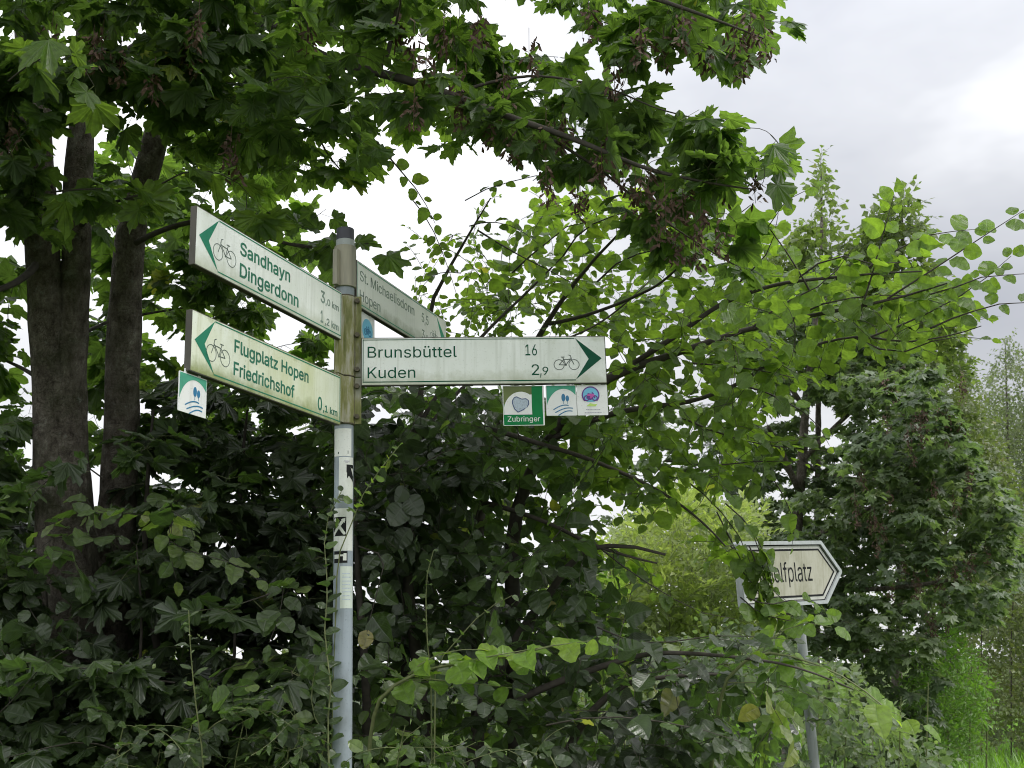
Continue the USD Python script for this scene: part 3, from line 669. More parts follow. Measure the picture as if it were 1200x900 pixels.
class Plant:
    def __init__(self, name, label, catg, leaf, mt, group=None, seed=0, tone=(.35, .22), kind=None):
        self.path = thing(name, label, catg, group, kind)
        self.leaf, self.mt, self.rng, self.tone = leaf, mt, np.random.default_rng(seed + 1000), tone
        self.L = []; self.tw = []; self.twr = []; self.pet = []; self.nodes = [np.zeros((0, 3))]; self.dirs = [np.zeros((0, 3))]; self.limbs = 0

    # woody frame
    def limb(self, pts, name='limb', sides=9, k=24, rough=0.0, material=None, label=None):
        """pts: rows of (x, y, z, radius)."""
        p = resample(pts, k)
        v, f = tubes([p[:, :3]], [p[:, 3]], sides)
        if rough:
            n = meshkit.fbm(v * np.array([9, 9, 4.0]), 4, 3) - .5
            c = np.repeat(p[:, :3], sides, 0)
            v = v + unit(v - c) * (n * rough)[:, None]
        obj(self.path, name, (v, f), material or M_BARK, smooth=True, label=label)
        self.nodes.append(p[1:, :3]); self.dirs.append(unit(np.gradient(p[:, :3], axis=0))[1:])
        return p

    def path_px(self, rows):
        r = np.array(rows, float)
        return np.c_[P(r[:, 0], r[:, 1], r[:, 2]), r[:, 3]]

    def twig(self, pts, r0, r1=0.0012, k=6):
        p = resample(np.asarray(pts, float), k)
        self.tw.append(p); self.twr.append(np.linspace(r0, r1, k))
        return p

    # leaves
    def add(self, pos, tip, nrm, size, tone=None):
        pos, tip, nrm = np.atleast_2d(pos), unit(np.atleast_2d(tip)), np.atleast_2d(nrm)
        n = len(pos)
        x = unit(np.cross(tip, nrm)); z = np.cross(x, tip)
        size = np.broadcast_to(size, n) * self.rng.uniform(.58, 1.22, n)
        if tone is None:
            tone = self.rng.normal(self.tone[0], self.tone[1], n)
        tone = np.broadcast_to(tone, n).astype(float).copy()
        odd = self.rng.random(n); tone = np.clip(tone, 0.0, .9); tone = np.where(odd > .995, self.rng.uniform(.88, .95, n), tone)
        self.L.append((pos, x, tip, z, size, tone))

    def spray(self, pts, size, n, mhint=UP, r0=0.004, k=6, droop=.12, tone=None, ang=.95, start=.12, tip=True, jit=.28):
        """Alternate leaves along one twig, lying more or less in one plane."""
        p = self.twig(pts, r0, k=k)
        s = np.sort(np.clip(np.linspace(start, 1.0, n) + self.rng.normal(0, .35 / n, n), .03, 1.0)); x = s * (k - 1); i = np.clip(x.astype(int), 0, k - 2); fr = (x - i)[:, None]
        q = p[i] * (1 - fr) + p[i + 1] * fr; t = unit(p[i + 1] - p[i])
        m = np.broadcast_to(mhint, t.shape); m = unit(m - t * (m * t).sum(1, keepdims=True))
        side = np.where(np.arange(n) % 2, 1, -1)[:, None] * (1 if self.rng.random() < .5 else -1)
        lat = np.cross(t, m) * side
        d = unit(t * .75 + lat * ang + self.rng.normal(0, .16, t.shape) - UP * droop)
        if tip:
            d[-1] = unit(t[-1] - UP * droop)
        nn = m + self.rng.normal(0, jit, m.shape)
        base = q + d * size * .10
        self.add(base, d, nn, size * (1 - .35 * (s > .85)), None if tone is None else tone + self.rng.normal(0, .08, n))

    def maples(self, p, t, size, n, tone=None, down=.55, pet=(.03, .10), up=0.0):
        """Opposite long-stalked leaves round a twig end, blades hanging outward."""
        r = self.rng
        az = r.uniform(0, 2 * np.pi, n)
        rad = np.stack([np.cos(az), np.sin(az), r.uniform(-.35, .35, n) + up], 1)
        pd = unit(rad + np.asarray(t) * .55)
        ln = r.uniform(pet[0], pet[1], n)[:, None]
        base0 = p + np.asarray(t) * r.uniform(-.10, .04, n)[:, None]
        base = base0 + pd * ln - UP * (ln * .15)
        hor = pd * np.array([1, 1, .35])
        tipd = unit(unit(hor) - UP * r.uniform(.1, 1.0, n)[:, None] * 2 * down)
        nn = UP + hor * .25 + r.normal(0, .45, (n, 3))
        self.pet.append(np.stack([base0, base], 1))
        self.add(base, tipd, nn, size, tone)

    # growth: each point of a list is reached by a twig from the nearest wood
    def grow(self, pts, leaves, r0=.006, r1=.0015, bow=.12, order=True, twlen=9.0):
        nodes = np.vstack(self.nodes); dirs = np.vstack(self.dirs)
        N0 = len(nodes); cap = N0 + len(pts) * 3
        A = np.zeros((cap, 3)); D = np.zeros((cap, 3)); A[:N0] = nodes; D[:N0] = dirs; n = N0
        if order:
            from scipy.spatial import cKDTree
            dd, _ = cKDTree(nodes).query(pts); pts = pts[np.argsort(dd)]
        for p in pts:
            d2 = ((A[:n] - p) ** 2).sum(1)
            j = int(np.argmin(d2)); q = A[j]; L = math.sqrt(d2[j]); t0 = D[j]
            t = unit(p - q)
            c = (p + q) / 2 + (t0 - t) * L * bow + UP * L * .05 + self.rng.normal(0, .05, 3) * L
            path = np.stack([q, (q + c) / 2 + (c - (p + q) / 2) * .25, c, (c + p) / 2 + (c - (p + q) / 2) * .15, p])
            te = unit(p - path[3]); te = unit(te * np.array([1, 1, .8]))
            rr = max(r1, r0 * min(1.0, L / .8))
            leaves(path, te, L, rr)
            A[n], D[n] = path[2], unit(p - q); A[n + 1], D[n + 1] = p, te; n += 2
        self.nodes = [A[:n]]; self.dirs = [D[:n]]

    def end(self, single=300, min_px=14):
        PLANTS.append((self, single, min_px))


PLANTS = []


def inside(poly, px, py):
    from shapely import contains_xy
    return contains_xy(Polygon(poly), px, py)


def sample(rng, poly, d0, d1, n, thr=0.0, freq=1.3, seed=0, holes=()):
    """About n points spread through the part of the hedge row that fills an outline between two depths; thr opens gaps between clumps."""
    poly = np.array(poly, float); lo, hi = poly.min(0), poly.max(0)
    out, got = [], 0
    while got < n:
        a = rng.uniform(lo, hi, (n * 3, 2)); d = rng.uniform(d0, d1, n * 3)
        ok = inside(poly, a[:, 0], a[:, 1])
        for h in holes:
            ok &= ~inside(h, a[:, 0], a[:, 1])
        a, d = a[ok], d[ok]
        p = P(a[:, 0], a[:, 1], d)
        if thr > 0:
            keep = meshkit.fbm(p * freq, 3, seed) > thr + rng.normal(0, .03, len(p))
            p = p[keep]
        p = p[p[:, 2] > 0.05]
        out.append(p); got += len(p)
        if len(out) > 60:
            break
    return np.vstack(out)[:n]


def zone_tone(p, base, amp, seed):
    return base + amp * (meshkit.fbm(np.asarray(p)[None] * 1.6, 2, seed)[0] - .5) * 2


def plant_trunk(pl, rows, **kw):
    return pl.limb(pl.path_px(rows), name='trunk', sides=22, k=56, rough=.03, **kw)


def seed_cluster(pl, px, py, d, rng, size=.10):
    """A hanging bunch of dry winged sycamore seeds."""
    c = P(px, py, d)
    n = int(rng.integers(26, 38))
    vs, fs = [], []
    for k in range(n):
        h = rng.random()
        b = c + np.array([np.clip(rng.normal(0, .02), -.036, .036), np.clip(rng.normal(0, .02), -.036, .036), .5 * size - h * size * 1.25])
        a = rng.uniform(0, 2 * np.pi); t = unit(np.array([math.cos(a), math.sin(a), -rng.uniform(.5, 1.6)])); l = rng.uniform(.03, .046)
        w = unit(np.cross(t, rng.normal(0, 1, 3))) * .0085; nn = np.cross(t, unit(w)) * .003
        hx = b - c
        if hx[2] > size * .9:
            continue
        o = len(vs)
        vs += [b + nn, b + t * .007 + w * .55, b + t * l * .65 + w * 1.15, b + t * l, b + t * l * .6 - w * .35, b + t * .006 - w * .45 - nn]
        fs += [(o, o + 1, o + 5), (o + 1, o + 2, o + 4), (o + 1, o + 4, o + 5), (o + 2, o + 3, o + 4)]
    sv, sf = tubes([np.linspace(c + UP * size * .9, c - UP * size * .75, 4)], [np.full(4, .0015)], 3)
    v, f = join([(np.array(vs), np.array(fs)), (sv, sf)])
    obj(pl.path, 'seed_cluster', (v, f), M_SEED)


def maple_leaves(pl, size, n, seed, tone=.36, amp=.5, down=.55):
    def go(path, te, L, rr):
        pl.twig(path, rr, k=6)
        pl.maples(path[-1], te, size, n, zone_tone(path[-1], tone, amp, seed), down)
        if L > .22:
            pl.maples(path[2], te, size, 2, zone_tone(path[2], tone, amp, seed), down)
    return go


def spray_leaves(pl, size, gap, seed, tone=.4, amp=.5, ext=.16, droop=.15, mtilt=.35):
    def go(path, te, L, rr):
        p = np.vstack([path, path[-1] + unit(te + pl.rng.normal(0, .25, 3) - UP * droop) * ext])
        m = unit(UP + pl.rng.normal(0, mtilt, 3))
        ln = min(L, .55) + ext
        pl.spray(p, size, max(4, int(ln / gap)), m, rr, k=7, droop=droop, tone=zone_tone(path[-1], tone, amp, seed), start=max(.1, 1 - ln / (L + ext)))
    return go


# --- the forked sycamore at the left
s1 = Plant('sycamore_tree', 'thick forked sycamore trunk with two grey stems, rising out of the dark shrubs', 'tree', 'maple', M_MAPLE, seed=1)
plant_trunk(s1, [(80, 1235, 5.2, .21), (78, 900, 5.35, .175), (77, 640, 5.5, .145), (70, 520, 5.55, .125), (62, 440, 5.6, .10), (54, 350, 5.6, .086), (46, 240, 5.7, .082), (40, 120, 5.8, .086), (36, -60, 5.9, .08), (30, -350, 6, .06), (10, -700, 6.2, .03)])
plant_trunk(s1, [(80, 540, 5.56, .095), (83, 440, 5.6, .082), (86, 370, 5.64, .074), (89, 290, 5.7, .07), (92, 200, 5.8, .07), (98, 110, 5.9, .062), (106, -50, 6, .055), (130, -350, 6.1, .04), (150, -650, 6.2, .02)])
for rows in ([(40, 150, 5.8, .03), (-40, 110, 5.4, .022), (-150, 90, 5.0, .012)], [(97, 110, 5.9, .03), (150, 60, 5.5, .02), (230, 20, 5.1, .013), (300, -20, 4.8, .007)],
             [(45, 300, 5.7, .022), (20, 330, 5.3, .016), (-40, 350, 5.0, .008)], [(38, -100, 5.9, .04), (-100, -250, 5.0, .028), (-250, -350, 4.3, .012)],
             [(110, -100, 6, .04), (200, -250, 5.0, .028), (330, -330, 4.2, .012)], [(90, 270, 5.75, .016), (110, 250, 5.5, .012), (140, 235, 5.2, .007), (180, 225, 5.0, .004)],
             [(60, 20, 5.9, .03), (90, -40, 5.2, .02), (120, -80, 4.6, .010)], [(72, 470, 5.5, .014), (40, 440, 5.9, .012), (0, 420, 6.2, .006)], [(86, 400, 5.7, .012), (120, 380, 6.3, .01), (220, 360, 6.8, .005)]):
    s1.limb(s1.path_px(rows), material=M_TWIG)
g = maple_leaves(s1, .118, 5, 21, .42, .55)
s1.grow(np.vstack([
    sample(s1.rng, [(-250, -60), (310, -60), (290, 60), (215, 150), (130, 130), (30, 190), (-60, 260), (-250, 320)], 4.7, 5.6, 250, .42, seed=2, holes=[[(22, 165), (108, 105), (208, 105), (200, 245), (165, 300), (165, 430), (120, 470), (26, 470)]]),
    sample(s1.rng, [(-200, 150), (24, 120), (24, 420), (30, 470), (-200, 480)], 5.0, 6.6, 62, .46, seed=3),
    sample(s1.rng, [(95, 150), (330, 130), (390, 300), (390, 420), (210, 470), (100, 450)], 6.2, 7.6, 150, .47, seed=4),
    sample(s1.rng, [(96, 400), (185, 400), (185, 570), (96, 570)], 6.1, 7.2, 20), sample(s1.rng, [(-60, 280), (30, 290), (30, 480), (-60, 480)], 6.0, 7.2, 26),
    sample(s1.rng, [(-20, 195), (190, 200), (160, 265), (-20, 270)], 4.9, 5.3, 9), sample(s1.rng, [(20, 60), (220, 60), (215, 130), (20, 130)], 4.8, 5.4, 10),
    sample(s1.rng, [(-900, -1500), (420, -1500), (380, -120), (-200, -120), (-420, 300), (-900, 300)], 2.2, 4.6, 110, .46, freq=.9, seed=55),
    sample(s1.rng, [(-600, -900), (500, -900), (400, -80), (-500, -80)], 3.6, 7.5, 300, .47, freq=.9, seed=5)]), g)
for a in ([(190, 215, 5.0), (225, 200, 4.95), (262, 205, 4.9), (298, 235, 4.85)], [(60, 225, 5.0), (95, 222, 4.95), (140, 222, 4.9), (172, 228, 4.9)], [(10, 95, 4.6), (45, 70, 4.5), (80, 60, 4.4), (110, 100, 4.4)]):
    q_ = np.array(a, float); w = P(q_[:, 0], q_[:, 1], q_[:, 2]); s1.twig(w, .005)
    for k_ in range(1, len(w)):
        s1.maples(w[k_], unit(w[k_] - w[k_ - 1]), .135, 3, .72, .5)
rs_ = np.random.default_rng(8)
for px, py in [(120, 45), (180, 96), (140, 72), (232, 28), (226, 62), (60, 40), (275, 192), (12, 160), (215, 50), (108, 58), (270, 170)]:
    seed_cluster(s1, px, py, 4.55 + rs_.uniform(0, .3), rs_, .13)
s1.end()

# --- the second sycamore, leaning right, whose bough hangs over the arms
s2 = Plant('sycamore_tree', 'slimmer sycamore trunk leaning right, its long bough with brown seed bunches hanging over the signs', 'tree', 'maple', M_MAPLE, seed=2)
plant_trunk(s2, [(118, 1230, 5.7, .13), (125, 900, 5.75, .115), (135, 640, 5.8, .10), (143, 480, 5.8, .088), (147, 360, 5.85, .082), (152, 290, 5.9, .077), (162, 235, 5.9, .072), (182, 165, 5.9, .066), (200, 90, 5.9, .06), (215, -40, 5.8, .055), (240, -300, 5.7, .04), (280, -650, 5.6, .02)])
B1 = s2.limb(s2.path_px([(212, -10, 5.8, .034), (300, 22, 5.4, .028), (400, 75, 5.0, .022), (470, 92, 4.85, .019), (530, 112, 4.75, .017), (600, 138, 4.65, .014), (680, 166, 4.55, .011), (760, 198, 4.5, .008), (830, 214, 4.45, .005), (885, 222, 4.4, .003)]), k=44, material=M_TWIG)
for rows in ([(440, 84, 4.9, .012), (455, 60, 4.85, .010), (462, 20, 4.8, .008), (490, -40, 4.7, .005)], [(210, 30, 5.85, .03), (420, -50, 5.2, .024), (600, -40, 4.7, .017), (740, -10, 4.5, .011), (830, 20, 4.4, .006), (895, 45, 4.35, .003)],
             [(152, 290, 5.9, .016), (215, 262, 5.6, .013), (300, 276, 5.4, .010), (370, 290, 5.3, .006), (432, 285, 5.3, .004)], [(530, 112, 4.75, .008), (610, 90, 4.7, .006), (700, 100, 4.6, .004), (780, 130, 4.5, .003), (880, 150, 4.45, .002)],
             [(215, -60, 5.8, .04), (420, -300, 4.6, .03), (600, -420, 3.8, .02), (800, -400, 3.4, .01)], [(600, 138, 4.65, .008), (690, 190, 4.75, .006), (780, 260, 4.8, .004), (860, 310, 4.8, .003)], [(400, 75, 5.0, .010), (370, 140, 5.1, .006), (400, 200, 5.1, .003)],
             [(195, 120, 5.9, .02), (250, 110, 5.8, .014), (330, 130, 5.6, .008), (350, 200, 5.5, .004)]):
    s2.limb(s2.path_px(rows), material=M_TWIG)
g = maple_leaves(s2, .108, 5, 22, .50, .6)
g3 = maple_leaves(s2, .10, 3, 22, .42, .55)
ZB = [(290, -60), (935, -60), (905, 30), (860, 72), (825, 60), (790, 45), (755, 75), (770, 130), (790, 165), (850, 215), (820, 235), (770, 220), (700, 205), (640, 190), (560, 175), (500, 150), (440, 150), (410, 195), (360, 190), (300, 150)]
s2.grow(np.vstack([
    sample(s2.rng, ZB, 4.5, 5.9, 225, .46, freq=1.7, seed=6),
    sample(s2.rng, [(160, 60), (320, 60), (330, 190), (230, 200), (190, 200)], 5.0, 6.2, 48, .44, seed=7, holes=[[(22, 165), (108, 105), (208, 105), (200, 245), (165, 300), (165, 430), (120, 470), (26, 470)]]),
    sample(s2.rng, [(800, 140), (845, 120), (895, 150), (925, 172), (905, 205), (860, 215), (800, 200)], 4.3, 4.6, 12),
    sample(s2.rng, [(700, 215), (850, 230), (885, 260), (880, 340), (800, 300), (730, 280)], 4.7, 5.6, 18),
    sample(s2.rng, [(300, -750), (1150, -650), (960, -70), (300, -70)], 3.4, 6.2, 120, .48, freq=.9, seed=8)]), g)
s2.grow(sample(s2.rng, [(345, 160), (430, 150), (450, 190), (425, 205), (395, 225), (350, 210)], 5.0, 5.4, 12), g3)
for a, tn in (([(255, 300, 5.6), (305, 285, 5.5), (350, 268, 5.4), (382, 245, 5.35)], .3), ([(330, 285, 5.4), (362, 288, 5.35), (390, 296, 5.3), (404, 285, 5.3)], .35)):
    q_ = np.array(a, float); w = P(q_[:, 0], q_[:, 1], q_[:, 2]); s2.twig(w, .005)
    for k_ in range(1, len(w)):
        s2.maples(w[k_], unit(w[k_] - w[k_ - 1]), .10, 2, tn, .5)
# the two big curled leaves that show on either side of the pole top
for (px, py, d, tx, tz, sz, tn) in ((420, 283, 5.3, 1.0, -.12, .16, .55), (455, 300, 5.25, .75, -1.0, .19, .5), (392, 283, 5.3, -1.0, -.5, .15, .35), (372, 268, 5.35, -1.0, .5, .12, .4), (350, 262, 5.4, -.6, .7, .10, .35)):
    s2.add(P(px, py, d), np.array([tx, -.15, tz]), np.array([.15, -.75, .6]), sz / 1.0, tn)
for px, py in [(360, 40), (485, 52), (520, 40), (468, 28), (535, 92), (500, 70), (600, 168), (575, 150), (640, 152), (680, 232), (712, 172), (720, 88), (750, 48), (778, 58), (800, 30), (830, 58), (880, 26), (897, 50), (868, 68), (690, 22), (840, 188), (870, 196), (884, 214), (800, 232), (780, 244), (760, 214), (730, 200), (822, 262), (842, 272), (640, 214), (792, 284), (560, 30), (540, 128), (620, 60), (660, 150), (850, 212), (745, 225), (815, 290), (770, 262), (705, 195), (590, 100), (485, 130), (860, 40)]:
    seed_cluster(s2, px, py, 4.36 + rs_.uniform(0, .35), rs_, .12)
s2.end()

# --- hazel behind the right arm, its boughs reaching right in front of the golf sign
hz = Plant('hazel_shrub', 'tall round-leaved shrub behind the right arm, its long boughs reaching out against the sky', 'shrub', 'hazel', M_HAZEL, seed=3)
for rows in ([(600, 1250, 5.3, .05), (605, 900, 5.5, .045), (600, 640, 5.6, .036), (640, 520, 5.6, .028), (720, 440, 5.3, .021), (790, 415, 5.1, .016), (880, 385, 5.0, .012), (960, 368, 4.9, .009), (1040, 352, 4.8, .006), (1110, 332, 4.7, .003)],
             [(720, 440, 5.3, .014), (790, 395, 5.1, .012), (855, 352, 5.0, .010), (930, 330, 4.9, .008), (1010, 322, 4.8, .005), (1080, 318, 4.7, .003)],
             [(640, 520, 5.6, .016), (740, 480, 5.3, .013), (800, 472, 5.2, .011), (860, 452, 5.1, .009), (920, 416, 5.0, .007), (1000, 395, 4.9, .005), (1070, 400, 4.8, .004), (1150, 382, 4.7, .002)],
             [(560, 500, 5.5, .014), (610, 513, 5.3, .012), (700, 542, 5.2, .010), (780, 580, 5.2, .007), (850, 640, 5.3, .004)], [(570, 590, 5.5, .014), (640, 612, 5.3, .010), (700, 640, 5.2, .008), (770, 660, 5.1, .004)],
             [(570, 1250, 5.5, .04), (560, 900, 5.7, .036), (560, 640, 5.9, .03), (600, 460, 6.0, .022), (640, 380, 5.9, .014), (700, 300, 5.7, .008), (750, 252, 5.6, .004)], [(640, 380, 5.9, .010), (760, 340, 5.6, .007), (830, 280, 5.4, .004), (880, 240, 5.3, .002)]):
    hz.limb(hz.path_px(rows), material=M_TWIG, k=30)
g = spray_leaves(hz, .085, .045, 31, .48, .55)
hz.grow(np.vstack([
    sample(hz.rng, [(560, 300), (640, 215), (780, 235), (880, 260), (930, 330), (900, 400), (720, 390), (560, 392)], 5.8, 7.0, 165, .43, freq=1.6, seed=9),
    sample(hz.rng, [(720, 390), (930, 330), (1090, 325), (1150, 380), (1040, 400), (940, 430), (880, 480), (720, 500)], 4.7, 6.0, 150, .43, freq=1.6, seed=10),
    sample(hz.rng, [(650, 500), (880, 480), (970, 520), (880, 560), (780, 600), (650, 570)], 4.9, 6.0, 52, .44, seed=12),
    sample(hz.rng, [(620, 590), (760, 590), (870, 640), (860, 690), (760, 660), (660, 640)], 5.0, 5.8, 20, .45, seed=13)]), g)
TOP = np.array([.1, -.9, .45])
for a, n, sz, tn, mh in (
        ([(1005, 375, 4.85), (1018, 335, 4.8), (1032, 285, 4.75), (1048, 228, 4.7)], 13, .095, .66, TOP), ([(955, 352, 4.9), (925, 300, 4.8), (900, 262, 4.75), (925, 232, 4.7), (955, 218, 4.7)], 10, .085, .8, TOP),
        ([(1040, 350, 4.8), (1090, 318, 4.7), (1140, 285, 4.65), (1205, 243, 4.6)], 15, .085, .6, TOP), ([(1060, 352, 4.8), (1110, 340, 4.7), (1150, 325, 4.65), (1215, 320, 4.6)], 11, .08, .6, TOP),
        ([(1090, 385, 4.75), (1140, 365, 4.7), (1180, 355, 4.65), (1230, 360, 4.6)], 9, .075, .45, TOP), ([(930, 330, 4.9), (990, 300, 4.8), (1030, 310, 4.75), (1090, 300, 4.7)], 12, .085, .55, UP),
        ([(1000, 395, 4.9), (1060, 412, 4.8), (1110, 395, 4.75), (1160, 398, 4.7)], 10, .08, .4, UP), ([(870, 452, 5.1), (920, 470, 5.0), (960, 500, 4.95), (972, 522, 4.9)], 9, .075, .85, TOP), ([(800, 490, 5.2), (850, 510, 5.1), (900, 522, 5.0), (970, 528, 4.95)], 11, .075, .86, UP),
        ([(1000, 325, 4.85), (1040, 300, 4.8), (1090, 275, 4.75), (1150, 268, 4.7)], 13, .09, .6, TOP), ([(930, 372, 4.9), (990, 350, 4.85), (1050, 345, 4.8), (1110, 358, 4.75)], 13, .095, .5, TOP), ([(880, 385, 4.95), (920, 355, 4.9), (960, 335, 4.85), (1000, 290, 4.8)], 12, .095, .6, TOP),
        ([(1020, 395, 4.85), (1070, 375, 4.8), (1120, 350, 4.75), (1185, 300, 4.7)], 14, .085, .55, TOP), ([(840, 352, 5.0), (880, 318, 4.95), (905, 285, 4.9), (912, 250, 4.85)], 11, .095, .75, TOP), ([(800, 425, 5.0), (860, 430, 4.95), (920, 440, 4.9), (975, 455, 4.85)], 13, .085, .66, UP),
        ([(780, 540, 5.1), (840, 545, 5.0), (900, 540, 4.95), (960, 545, 4.9)], 12, .08, .7, UP), ([(700, 330, 5.4), (740, 300, 5.3), (790, 290, 5.3), (840, 300, 5.2)], 12, .09, .75, TOP), ([(560, 270, 5.5), (610, 300, 5.4), (650, 320, 5.4), (700, 350, 5.4)], 12, .085, .7, TOP),
        ([(440, 165, 5.0), (465, 195, 5.0), (490, 225, 5.0), (510, 262, 5.0)], 10, .075, .82, TOP), ([(660, 300, 5.6), (690, 265, 5.5), (730, 250, 5.4), (770, 235, 5.4)], 10, .09, .8, TOP), ([(600, 320, 5.7), (640, 285, 5.6), (680, 260, 5.5), (720, 262, 5.5)], 9, .09, .84, TOP)):
    q_ = np.array(a, float); hz.spray(P(q_[:, 0], q_[:, 1], q_[:, 2]), sz * .93, n, mh, .005, tone=tn, droop=.02, jit=.26)
# twigs that hang before the golf sign
for a, n, sz, tn in (([(800, 560, 5.6), (845, 600, 5.5), (872, 640, 5.5), (886, 690, 5.5)], 11, .075, .3), ([(850, 590, 5.5), (880, 620, 5.5), (898, 655, 5.5), (906, 700, 5.5)], 10, .08, .38), ([(875, 700, 5.5), (905, 708, 5.4), (935, 702, 5.4), (960, 708, 5.4)], 7, .085, .5),
                     ([(840, 600, 5.6), (870, 660, 5.5), (890, 700, 5.5), (935, 735, 5.4)], 10, .085, .32), ([(905, 560, 5.6), (922, 590, 5.6), (930, 615, 5.6), (928, 640, 5.6)], 7, .085, .35), ([(700, 640, 5.3), (770, 690, 5.3), (830, 720, 5.3), (860, 725, 5.3)], 10, .085, .35)):
    q_ = np.array(a, float); hz.spray(P(q_[:, 0], q_[:, 1], q_[:, 2]), sz, n, np.array([.2, -.6, .7]), .004, tone=tn, droop=.45, jit=.4)
for a, n, sz, tn in (([(856, 640, 5.6), (872, 655, 5.6), (888, 662, 5.5), (905, 672, 5.5)], 9, .09, .3), ([(862, 660, 5.6), (885, 688, 5.5), (905, 712, 5.5), (930, 725, 5.4)], 10, .095, .34), ([(868, 700, 5.5), (900, 722, 5.4), (935, 728, 5.4), (965, 718, 5.4)], 9, .10, .5),
                     ([(878, 640, 5.6), (888, 664, 5.5), (902, 688, 5.5), (925, 706, 5.4)], 7, .085, .45), ([(880, 645, 5.5), (890, 672, 5.5), (898, 700, 5.5), (900, 730, 5.5)], 9, .085, .3)):
    q_ = np.array(a, float); hz.spray(P(q_[:, 0], q_[:, 1], q_[:, 2]), sz, n, np.array([.2, -.7, .6]), .004, tone=tn, droop=.4, jit=.45)
for a, n, sz, tn in (([(884, 630, 5.6), (892, 655, 5.5), (900, 690, 5.5), (905, 720, 5.5)], 8, .09, .35),):
    q_ = np.array(a, float); hz.spray(P(q_[:, 0], q_[:, 1], q_[:, 2]), sz, n, np.array([.2, -.75, .5]), .003, tone=tn, droop=.3, jit=.45)
hz.end()

# --- slender small-leaved shrub rising behind the arm
el = Plant('slender_shrub', 'thin open shrub with small leaves standing against the white sky above the right arm', 'shrub', 'elm', M_HAZEL, seed=4, tone=(.42, .2))
for rows in ([(470, 1250, 5.4, .03), (475, 800, 5.6, .025), (490, 500, 5.6, .016), (508, 350, 5.5, .010), (535, 300, 5.45, .007), (575, 232, 5.4, .003)], [(490, 500, 5.6, .012), (560, 400, 5.6, .009), (620, 340, 5.6, .006), (660, 300, 5.6, .003)], [(490, 520, 5.6, .012), (560, 440, 5.7, .008), (700, 380, 5.8, .005), (760, 330, 5.8, .003)]):
    el.limb(el.path_px(rows), material=M_TWIG)
g = spray_leaves(el, .05, .032, 41, .45, .5, ext=.14)
el.grow(sample(el.rng, [(485, 300), (560, 220), (600, 240), (600, 320), (560, 380), (520, 392), (490, 392)], 5.6, 6.2, 26), g)
el.grow(sample(el.rng, [(560, 330), (720, 300), (720, 392), (530, 392)], 5.8, 6.6, 50), g)
for a, n in (([(480, 230, 5.2), (505, 265, 5.2), (520, 300, 5.2), (535, 345, 5.2)], 12), ([(545, 235, 5.4), (590, 215, 5.3), (640, 205, 5.3), (690, 215, 5.3)], 11), ([(550, 265, 5.4), (590, 262, 5.3), (630, 285, 5.3)], 8), ([(540, 320, 5.4), (515, 320, 5.35), (490, 345, 5.3)], 7)):
    q_ = np.array(a, float); el.spray(P(q_[:, 0], q_[:, 1], q_[:, 2]), .055, n, np.array([0, -.8, .6]), .003, droop=.1)
el.end()

# --- dark shrubs under the trees
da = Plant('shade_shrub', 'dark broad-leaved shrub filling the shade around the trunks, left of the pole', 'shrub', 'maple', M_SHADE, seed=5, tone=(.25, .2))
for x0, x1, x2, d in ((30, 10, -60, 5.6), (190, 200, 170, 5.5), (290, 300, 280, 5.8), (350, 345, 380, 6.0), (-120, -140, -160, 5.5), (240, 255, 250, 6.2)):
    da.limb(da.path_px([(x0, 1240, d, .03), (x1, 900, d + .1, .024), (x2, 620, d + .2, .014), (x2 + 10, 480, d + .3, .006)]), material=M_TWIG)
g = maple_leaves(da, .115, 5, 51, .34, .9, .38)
da.grow(np.vstack([
    sample(da.rng, [(-160, 470), (60, 480), (210, 440), (390, 430), (395, 640), (210, 640), (-160, 640)], 5.3, 7.4, 360, .41, freq=1.5, seed=14, holes=[[(30, 420), (172, 420), (172, 500), (135, 540), (125, 700), (38, 700)]]),
    sample(da.rng, [(-160, 640), (395, 640), (395, 780), (-160, 780)], 4.8, 6.8, 300, .42, freq=1.5, seed=15, holes=[[(38, 600), (125, 600), (122, 740), (40, 740)]]),
    sample(da.rng, [(-160, 780), (395, 780), (395, 960), (-160, 960)], 4.5, 6.4, 360, .38, freq=1.5, seed=16),
    sample(da.rng, [(-160, 960), (395, 960), (420, 1180), (-160, 1180)], 4.6, 6.2, 150), sample(da.rng, [(-40, 780), (160, 780), (160, 900), (-40, 900)], 4.5, 5.1, 60)]), g)
for a, tn in (([(205, 800, 4.7), (150, 792, 4.6), (90, 782, 4.5), (35, 775, 4.45)], .62), ([(330, 690, 4.9), (290, 705, 4.8), (250, 715, 4.75), (215, 712, 4.7)], .42), ([(120, 560, 5.0), (90, 545, 4.9), (60, 560, 4.85), (30, 590, 4.8)], .3), ([(140, 880, 4.5), (90, 870, 4.4), (40, 880, 4.3), (0, 890, 4.3)], .25)):
    q_ = np.array(a, float); w = P(q_[:, 0], q_[:, 1], q_[:, 2]); da.twig(w, .004)
    for k_ in range(1, len(w)):
        da.maples(w[k_], unit(w[k_] - w[k_ - 1]), .12, 3, tn, .22)
da.end()

